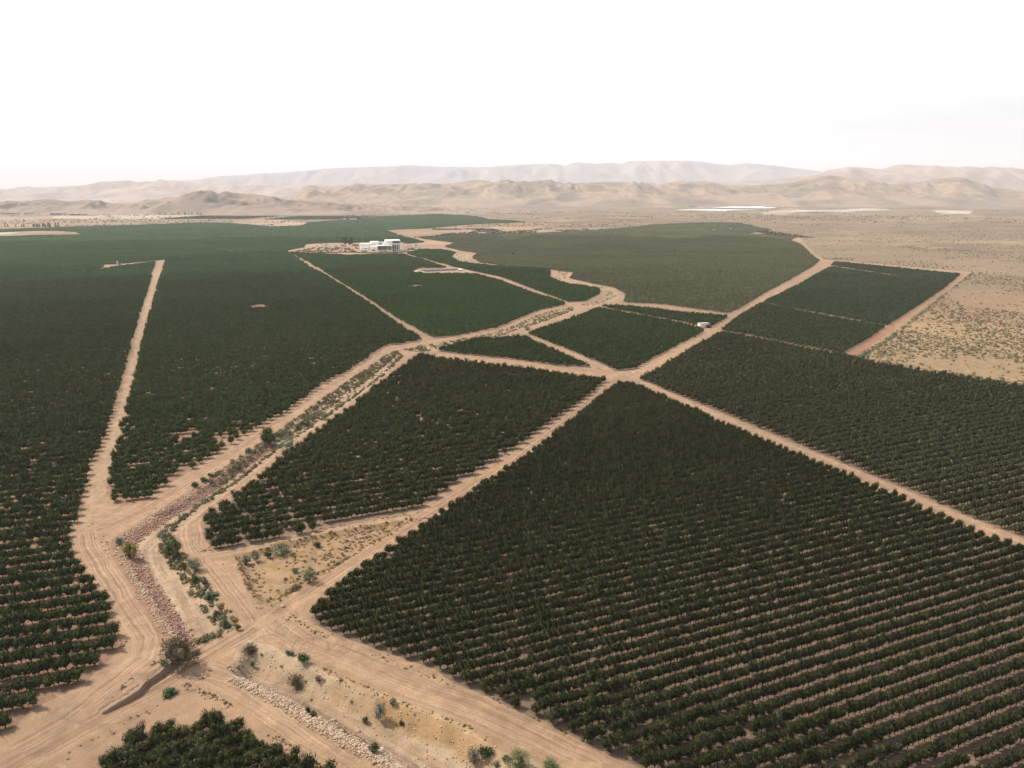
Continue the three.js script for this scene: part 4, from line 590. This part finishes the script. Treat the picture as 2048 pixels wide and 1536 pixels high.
  stuffMesh('distant_scrub', tuft, white, hb, 'sparse dark scrub on the far plain below the hills', 'scrub');
}

// ---------- buildings ----------
const plaster = std(0.80, 0.78, 0.73, 0.8), plasterGrey = std(0.33, 0.30, 0.28, 0.85), paleStone = std(0.48, 0.42, 0.35, 0.9), darkGlass = std(0.02, 0.025, 0.035, 0.25), darkPave = std(0.05, 0.05, 0.055, 0.8), clayRoof = std(0.30, 0.19, 0.13, 0.9), metalGrey = std(0.25, 0.25, 0.25, 0.6), hole = std(0.03, 0.03, 0.035, 0.6);
{
  const X = -253.6, D = 1385, o = thing('modern_mill_building', 'large white modern building of stacked blocks with a striped glass front', 'building', X + 3, 0, D, 0.22); o.scale.y = 0.85;
  part('plinth', box(66, 0.9, 56, 16, 0.45, -24), paleStone, o);
  const front = part('front_block', mergeGeometries([box(28, 0.8, 18, 14, 12.2, -9), box(28, 1.7, 18, 14, 1.75, -9), box(0.9, 9.2, 18, 0.45, 7.2, -9), box(0.9, 9.2, 18, 27.55, 7.2, -9), box(26.2, 9.2, 0.6, 14, 7.2, -17.7)]), plaster, o);
  const cols = [[0.05, 0.06, 0.05], [0.12, 0.14, 0.11], [0.16, 0.17, 0.15], [0.03, 0.03, 0.035], [0.19, 0.07, 0.05], [0.34, 0.32, 0.28], [0.08, 0.09, 0.10]].map(c => std(...c, 0.4)), pr = rng(3001);
  for (let i = 0; i < 26; i++) part('facade_panel', new THREE.BoxGeometry(0.94, 9.1, 0.25).translate(1.45 + i * 1.005, 7.2, -0.9 + (i % 3) * 0.12), cols[Math.floor(pr() * 7)], front);
  part('side_wing', mergeGeometries([box(11, 6.6, 16, -5.6, 7.6, -12), box(3.5, 3.6, 16, -1.8, 2.6, -12), box(2, 3.6, 16, -10.1, 2.6, -12), box(5.5, 3.6, 12, -6.4, 2.6, -14)]), plaster, o);
  for (let i = 0; i < 3; i++) part('door', new THREE.BoxGeometry(1.3, 2.9, 0.1).translate(-8 + i * 1.7, 2.4, -7.9), hole, o);
  const a = part('warehouse_block', box(20, 14.4, 26, -20, 8, -34), plaster, o); part('parapet', mergeGeometries([box(20.3, 0.5, 0.4, -20, 15.4, -21), box(0.4, 0.5, 26, -30, 15.4, -34)]), paleStone, a);
  part('annex', box(13, 7, 9, -22, 4.3, -17.2), plaster, o); part('window', box(5, 1.2, 0.1, -20, 5.6, -12.65), hole, o);
  const b = part('middle_block', box(15, 18, 28, -3, 9.8, -41), plaster, o); part('grey_wall', box(9.5, 16.8, 26, 9.3, 9.2, -40.5), plasterGrey, b);
  part('roof_box', box(5.4, 5, 7, 14, 15.1, -15.5), plaster, o); part('roof_box', box(6.4, 4.6, 7, 20.3, 14.9, -15.2), plaster, o);
  const u = part('upper_block', mergeGeometries([box(28, 3.3, 29, 30.5, 14.6, -32), box(28, 1.9, 29, 30.5, 21.5, -32), box(13.3, 4.3, 29, 23.15, 18.4, -32), box(0.9, 4.3, 29, 44.05, 18.4, -32)]), plaster, o); part('slot_window', box(13.7, 4.2, 26, 36.7, 18.4, -33.4), darkGlass, u);
  part('glass_wall', box(11, 12, 0.3, 29, 6.9, -34), darkGlass, o); part('back_wall', box(10, 12, 0.3, 40, 6.9, -42), plasterGrey, o);
  for (const x of [32.6, 36.8, 41.4, 43.6]) part('column', new THREE.CylinderGeometry(0.55, 0.55, 12.1, 10).translate(x, 6.95, -18.5), plaster, o);
  part('terrace', box(20, 0.3, 17, 38, 1.06, -8), darkPave, o); part('railing', mergeGeometries([box(20, 0.12, 0.12, 38, 2.2, 0.4), ...[0, 1, 2, 3, 4, 5, 6].map(i => box(0.12, 1, 0.12, 28.2 + i * 3.2, 1.7, 0.4))]), metalGrey, o);
  part('red_panel', box(5, 2.2, 0.3, 37.4, 5.4, -20), std(0.3, 0.12, 0.08), o);
}
function house(name, label, cat, X, D, w, d, h, roof, turn = 0, wall = plaster, group) {
  const o = thing(name, label, cat, X, height(X, D) - 0.1, D, turn, group); part('wall', box(w, h, d, 0, h / 2, 0), wall, o);
  if (roof === 'hip') { const g = new THREE.CylinderGeometry(0.25, 0.74, 1, 4).rotateY(Math.PI / 4).scale(w * 1.02, h * 0.5, d * 1.02).translate(0, h * 1.25, 0); part('roof', g, clayRoof, o); }
  else if (roof === 'gable') { const s = new THREE.Shape([new THREE.Vector2(-w * 0.53, 0), new THREE.Vector2(w * 0.53, 0), new THREE.Vector2(0, h * 0.35)]); part('roof', new THREE.ExtrudeGeometry(s, { depth: d * 1.04, bevelEnabled: false }).translate(0, h + 0.003, -d * 0.52), clayRoof, o); }
  else part('roof', box(w + 0.4, 0.35, d + 0.4, 0, h + 0.18, 0), roof === 'grey' ? metalGrey : paleStone, o);
  const n = Math.max(1, Math.round(w / 4)); for (let i = 0; i < n; i++) part('window', box(1, 1.1, 0.08, -w / 2 + w * (i + 0.5) / n, h * 0.55, d / 2 + 0.04), hole, o);
  return o;
}
house('house', 'small house with a brown tiled hip roof right of the large white building', 'house', -206.5, 1470, 12, 10, 5, 'hip');
part('annex', box(4.5, 5.6, 6, -6.8, 2.8, 3), plaster, house('house', 'low pale house with a flat roof behind the brown hip-roofed house', 'house', -190, 1492, 11, 7, 3.4, 'flat'));
for (const [x, d, w, h, r, l, wall] of [[-397.7, 1520, 5.5, 3.6, 'flat', 'westernmost tiny pale hut of the compound'], [-393, 1543, 5.5, 4.2, 'gable', 'small white gabled hut second from the western end of the compound'], [-378, 1520, 7, 4.4, 'gable', 'small white cottage third from the western end of the compound'], [-361.5, 1480, 8, 5.6, 'flat', 'white two-tone block standing forward in the compound', plaster], [-361, 1520, 6, 5.2, 'flat', 'bright white cube behind the forward white block'], [-351, 1486, 6.4, 6, 'flat', 'tall white cube left of the two big trees'], [-343.5, 1516, 8, 4, 'gable', 'pale tan house under the two big trees', paleStone], [-335, 1512, 6, 4.2, 'flat', 'low tan outbuilding right of the tan house under the trees', paleStone], [-330, 1500, 4, 3.6, 'flat', 'little white pavilion between the big trees and the grey shed'], [-321, 1450, 12, 3.2, 'flat', 'long low tan outbuilding just left of the large white building', paleStone]]) house('small_house', l, 'house', x, d, w, 5.5, h, r, 0.1, wall || plaster);
house('farm_shed', 'grey round-roofed shed between the big trees and the white building', 'shed', -323, 1541, 12, 9, 3.6, 'gable', 0, metalGrey);
{ const o = thing('water_tank', 'green round tank half hidden by the large white building', 'tank', -311.5, 0, 1556); part('shell', new THREE.CylinderGeometry(3.4, 3.4, 4.2, 18).translate(0, 2.1, 0), std(0.12, 0.26, 0.13), o); part('lid', new THREE.CylinderGeometry(0.4, 3.5, 0.7, 18).translate(0, 4.55, 0), std(0.2, 0.32, 0.2), o); }
function lorry(label, x, d, body, turn) { const o = thing('lorry', label, 'lorry', x, 0, d, turn); part('cargo_box', new RoundedBoxGeometry(6.2, 2.6, 2.4, 2, 0.08).translate(0.9, 2.1, 0), body, o); const c = part('cab', new RoundedBoxGeometry(1.9, 2.2, 2.3, 2, 0.2).translate(-3.3, 1.6, 0), body, o); part('windscreen', box(0.06, 0.8, 1.9, -4.27, 2.1, 0), darkGlass, c); for (const wx of [-3.2, 1.2, 2.9]) for (const z of [-1.05, 1.05]) part('wheel', new THREE.CylinderGeometry(0.48, 0.48, 0.3, 12).rotateX(Math.PI / 2).translate(wx, 0.48, z), hole, o); }
lorry('white lorry parked on the gravel yard right of the brown-roofed house', -209, 1538, std(0.55, 0.54, 0.52, 0.5), 0.05);
lorry('blue lorry with a reddish tail parked right of the white lorry', -199, 1540, std(0.10, 0.13, 0.22, 0.5), 0.05);
{   // boundary hedge and garden of the compound
  const P = [[-402, 1400], [-372, 1378], [-345, 1352], [-296, 1362], [-255, 1340], [-212, 1352], [-186, 1378], [-166, 1425]], o = thing('hedge', 'long dark clipped hedge curving along the front of the compound', 'hedge', P[3][0], 0, P[3][1]), L = [], r = rng(3100);
  for (let i = 0; i + 1 < P.length; i++) { const [ax, ay] = P[i], [bx, by] = P[i + 1], n = Math.ceil(Math.hypot(bx - ax, by - ay) / 1.6); for (let k = 0; k < n; k++) L.push([mix(ax, bx, k / n) - P[3][0], 0.7, P[3][1] - mix(ay, by, k / n), 1.15, 0.75 + 0.2 * r(), 0.8]); }
  part('foliage', mergeGeometries([...L.map((k, i) => lump(...k, i, 0)), leaves(900, onLumps(L), 3101, 0.2, 0.4)]), leafMat(0.035, 0.045, 0.025), o);
  const spots = []; for (let i = 0; i < 260; i++) { const t = r(), x = -400 + 240 * r(), d = 1372 + 110 * r() * (x < -300 ? 1 : 0.4) + (x > -200 ? 40 : 0); if (x > -296 && x < -200 && d > 1378) continue; const f = 0.8 + 0.4 * r(), s = 1.2 + 2.2 * r(); spots.push([x, 0, d, s, s, r() * 6.28, t < 0.7 ? [0.06 * f, 0.075 * f, 0.035 * f] : [0.16 * f, 0.12 * f, 0.07 * f]]); }
  stuffMesh('garden_bushes', tuft, white, spots, 'garden bushes and beds round the white building', 'bushes');
}
function bigTree(name, label, x, d, w, h, c, seed, group, conic) {
  const o = thing(name, label, 'tree', x, height(x, d) - 0.2, d, 0, group), r = rng(seed), L = [];
  for (let i = 0; i < 14; i++) { const y = 0.2 + 0.72 * r(), q = conic ? w * 0.26 * (1.05 - y) : w * 0.30 * Math.sin(Math.PI * clamp(y * 0.95)) , t = i * 2.4; L.push([Math.cos(t) * q, h * y, Math.sin(t) * q, w * (0.15 + 0.1 * r()) * (conic ? 1.15 - y * 0.7 : 1), h * 0.13, w * (0.15 + 0.1 * r()) * (conic ? 1.15 - y * 0.7 : 1)]); }
  part('crown', mergeGeometries([...L.map((k, i) => lump(...k, seed + i, 0)), leaves(500, onLumps(L), seed, w * 0.045, w * 0.09)]), leafMat(...c), o); part('trunk', tube(V(0, -0.5, 0), V(0, h * 0.6, 0), w * 0.05, w * 0.02, 6), barkMat, o); return o;
}
bigTree('eucalyptus_tree', 'tall dark bluish tree, left one of the pair beside the white building', -351.5, 1572, 13, 17.5, [0.032, 0.052, 0.034], 3201);
bigTree('eucalyptus_tree', 'tall olive-brown tree, right one of the pair beside the white building', -339.5, 1570, 12.5, 17, [0.065, 0.080, 0.036], 3202);
{ const r = rng(3300); const base = bigTree('dark_tree', 'dark tree in the clumps along the far field edge near the town', -1600, 2500, 9, 11, [0.035, 0.045, 0.03], 3301, 'dark trees along the far field edge', true); let first = true;
  for (const x of [-1598, -1592, -1587, -1581, -1576, -1566, -1560, -1555, -1549, -1543, -1537, -1520, -1514, -1690, -1683, -1655, -1634, -1628]) { const o = first ? base : base.clone(); if (!first) { o.name = numbered('dark_tree'); scene.add(o); } first = false; o.position.set(x, height(x, 2500), -2500 - 8 * r()); o.scale.setScalar(x < -1620 ? 0.65 + 0.2 * r() : 0.85 + 0.4 * r()); o.rotation.y = r() * 6; }
  const row = bigTree('avenue_tree', 'dark rounded tree in the short row beside the far industrial halls', -2276, 3890, 9, 9, [0.035, 0.045, 0.035], 3302, 'trees in a row beside the far halls');
  for (let i = 1; i < 9; i++) { const o = row.clone(); o.name = numbered('avenue_tree'); scene.add(o); o.position.x = -2276 + i * 10.6; o.scale.setScalar(0.8 + 0.5 * r()); }
  const far = bigTree('poplar_tree', 'slim dark tree in the line below the brown hills', -1900, 4060, 8, 13, [0.04, 0.055, 0.045], 3303, 'slim trees below the brown hills', true);
  for (let i = 1; i < 12; i++) { const o = far.clone(); o.name = numbered('poplar_tree'); scene.add(o); o.position.x = -1900 + i * 21 + r() * 12; o.position.z = -4060 + 60 * r(); o.scale.setScalar(0.8 + 0.6 * r()); }
}
bigTree('broad_tree', 'dark tree beside the far white farm shed below the hills', -655, 3215, 14, 12, [0.04, 0.05, 0.035], 3304);
// the white hut by the main track
{ const o = thing('pump_hut', 'white flat-roofed hut beside the main track, a dark bush against its wall', 'hut', 150.6, 0, 571, 0.24); part('wall', box(8, 3.1, 4.6, 0, 1.55, 0), std(0.7, 0.64, 0.58), o); part('roof', mergeGeometries([box(8.3, 0.28, 4.9, 0, 3.25, 0), box(8.3, 0.22, 0.2, 0, 3.5, 2.34), box(0.2, 0.22, 4.4, -4.04, 3.5, 0)]), std(0.40, 0.41, 0.36), o); part('door', box(1.1, 2.1, 0.08, 2.9, 1.05, 2.34), metalGrey, o); }
{ const o = thing('water_tower', 'slim white tower at the junction in front of the left groves', 'tower', -568.8, 0, 1069.6); part('shaft', new THREE.CylinderGeometry(0.95, 1.25, 8.2, 12).translate(0, 4.1, 0), std(0.6, 0.52, 0.46), o); part('cap', new THREE.CylinderGeometry(1.15, 1.05, 0.7, 12).translate(0, 8.5, 0), std(0.6, 0.55, 0.5), o); }
{ const o = thing('storage_tank', 'small reddish brown tank standing right of the slim white tower', 'tank', -565.8, 0, 1070); part('shell', new THREE.CylinderGeometry(1.5, 1.5, 5, 12).translate(0, 2.5, 0), std(0.3, 0.17, 0.12), o); part('base', box(4.4, 0.5, 4.4, 0, 0.25, 0), paleStone, o); }
for (const [x, d, h, l] of [[-612.5, 1011.6, 13, 'utility pole in the thin wedge of olives left of the white tower'], [-578, 1112, 9.5, 'utility pole just right of the slim white tower'], [-526.5, 1188.5, 13, 'utility pole above the top of the straight left track'], [-471, 1290.5, 13, 'utility pole in the field between the left track and the compound'], [-401.5, 1411, 12, 'utility pole at the western corner of the compound'], [-327, 1470, 12, 'utility pole between the two big trees and the white building'], [-320.5, 1600, 24, 'tall mast rising behind the western block of the white building']]) { const o = thing('utility_pole', l, 'utility pole', x, 0, d, 0.6); part('pole', new THREE.CylinderGeometry(0.12, 0.2, h, 6).translate(0, h / 2, 0), std(0.3, 0.29, 0.26), o); const c = part('crossarm', box(2.6, 0.16, 0.16, 0, h - 0.7, 0), metalGrey, o); for (const k of [-1.1, 0, 1.1]) part('insulator', new THREE.CylinderGeometry(0.09, 0.09, 0.4, 5).translate(k, h - 0.4, 0), plaster, c); }
{   // the little reservoir
  const o = thing('reservoir', 'small dark-lined irrigation reservoir in a tan bank inside a grove', 'reservoir', -93, 0.02, 1003, 0.42), ring = (w, d, wi, di, y, yi) => { const g = new THREE.BufferGeometry(), A = [[-w, -d], [w, -d], [w, d], [-w, d]], B = [[-wi, -di], [wi, -di], [wi, di], [-wi, di]], p = []; for (let i = 0; i < 4; i++) { const k = (i + 1) % 4; const q = [[A[i][0], y, A[i][1]], [A[k][0], y, A[k][1]], [B[k][0], yi, B[k][1]], [B[i][0], yi, B[i][1]]]; p.push(...q[0], ...q[2], ...q[1], ...q[0], ...q[3], ...q[2]); } g.setAttribute('position', new THREE.Float32BufferAttribute(p, 3)); g.computeVertexNormals(); return g; };
  part('bank', mergeGeometries([ring(36, 27, 31, 22, 0, 2.2), ring(31, 22, 28, 19, 2.2, 2.2)]), std(0.33, 0.24, 0.16), o); part('liner', ring(28, 19, 22, 13, 2.19, -1.2), std(0.06, 0.06, 0.07, 0.5), o); part('water', new THREE.PlaneGeometry(46, 28).rotateX(-Math.PI / 2).translate(0, -0.5, 0), std(0.03, 0.035, 0.05, 0.15), o); part('inlet_slab', box(5, 0.3, 9, 27, 2.3, -6), plaster, o);
}
for (const [x, d, l] of [[595.7, 2211, 'tiny white pump house in the far greyish grove, lower one'], [663.3, 2277, 'tiny white pump house in the far greyish grove, upper one']]) house('pump_house', l, 'hut', x, d, 4, 4, 4.6, 'flat', 0.3, paleStone);
house('farm_building', 'long white farm building on the bare knoll amid the green plain', 'building', -862, 2629, 25, 12, 6, 'flat', 0, plaster); house('farm_shed', 'small green-roofed shed right of the long white farm building', 'shed', -841, 2632, 9, 9, 5, 'flat', 0, std(0.2, 0.3, 0.22));
house('farm_building', 'white farm shed at the far edge of the green plain below the hills', 'building', -677, 3204, 30, 12, 6, 'flat', 0, plaster); house('small_house', 'small white house left of the far white farm shed', 'house', -722, 3250, 9, 8, 6, 'flat'); house('small_house', 'little white house alone on the brown slope near the left edge', 'house', -1911, 2875, 11, 9, 7, 'flat'); house('farm_building', 'white farm at the foot of the brown hills in the middle', 'building', -600, 6400, 40, 16, 12, 'flat'); house('farm_building', 'cluster of pale farm walls below the hills above the greenhouses', 'building', 1500, 6300, 70, 24, 16, 'flat', 0, paleStone);
for (const [x, d, w, h, l, m] of [[-2608, 4096, 74, 15, 'long white industrial hall with a glazed strip, far left town', plaster], [-2396, 3980, 68, 12, 'pale grey industrial hall right of the long white hall', plasterGrey], [-2330, 3960, 44, 8, 'low white industrial hall right of the pale grey hall', plaster], [-2500, 3794, 22, 7, 'low white shed in front of the industrial halls', plaster], [-2740, 4120, 90, 12, 'tan industrial hall cut by the left edge', paleStone]]) { const o = thing('industrial_hall', l, 'industrial hall', x, height(x, d), d, 0.05); part('wall', box(w, h, 34, 0, h / 2, 0), m, o); part('roof', box(w + 1, 0.8, 35, 0, h + 0.4, 0), metalGrey, o); part('window', box(w * 0.8, h * 0.25, 0.2, 0, h * 0.6, 17.1), darkGlass, o); part('door', box(5, 5, 0.2, -w * 0.3, 2.5, 17.15), hole, o); }
function greenhouse(label, P, w) {     // long white plastic tunnels side by side
  const [[ax, ay], [bx, by]] = P, l = Math.hypot(bx - ax, by - ay), o = thing('greenhouse', label, 'greenhouse', (ax + bx) / 2, height((ax + bx) / 2, (ay + by) / 2) + 1, (ay + by) / 2, Math.atan2(by - ay, bx - ax)), m = std(0.62, 0.62, 0.6, 0.5), n = Math.round(w / 14);
  for (let i = 0; i < n; i++) part('tunnel', new THREE.CylinderGeometry(7, 7, l * (0.86 + 0.14 * vn(i * 1.7, l)), 10, 1, false, -Math.PI / 2, Math.PI).rotateX(Math.PI / 2).rotateY(Math.PI / 2).scale(1, 0.55, 1).translate(0, 2.4, (i - n / 2) * 14), m, o);
  part('wall', box(l * 0.98, 5, n * 14 - 3, 0, 0, -7), m, o);
}
greenhouse('lower row of white plastic greenhouses below the right-hand brown hills', [[1215, 4830], [1490, 5000]], 420); greenhouse('upper long row of white plastic greenhouses, reaching furthest right', [[1690, 5560], [2390, 7100]], 420); greenhouse('small white plastic greenhouse left of the long upper rows', [[1480, 6050], [1640, 6080]], 160);
{ const r = rng(3400), l = []; for (let q = 0; q < 2; q++) for (let i = 0; i < (q ? 26 : 19); i++) for (let k = 0; k < 2; k++) { const x = (q ? 2050 : 1640) + i * 17 + k * 14, d = (q ? 4700 : 4330) + i * 5 + k * (210 + 120 * r()); l.push([x, height(x, d) + 2.5, d, 1, 1, 0.5, [0.52, 0.5, 0.44]]); } stuffMesh('shade_nets', [new THREE.BoxGeometry(9, 5, 150)], white, l, 'rows of pale netting over terraces below the right-hand hills', 'netting'); }
{ const r = rng(3500), l = []; for (let i = 0; i < 26; i++) for (let k = 0; k < 9; k++) { const x = -1560 + i * 15 + k * 4, d = 3350 + k * 42 + 6 * r(); l.push([x, height(x, d), d, 9, 8, r() * 6, [0.05, 0.06, 0.035]]); } for (let i = 0; i < 30; i++) for (let k = 0; k < 8; k++) { const x = -1060 + i * 13 + 3 * k, d = 3250 + k * 60; l.push([x, height(x, d), d, 8, 7, r() * 6, [0.06, 0.08, 0.04]]); } stuffMesh('young_orchard', tuft, white, l, 'young orchards in rows on pale ground beyond the green plain', 'orchard'); }
{ const o = thing('wooden_stake', 'thin wooden stake standing in the dry grass pit', 'stake', -61.3, height(-61.3, 178.4), 178.4); part('post', new THREE.CylinderGeometry(0.05, 0.06, 1.7, 6).translate(0, 0.8, 0), std(0.14, 0.09, 0.06), o); part('foot', new THREE.ConeGeometry(0.25, 0.25, 7).translate(0, 0.08, 0), std(0.3, 0.22, 0.15), o); }


renderer.render(scene, camera);
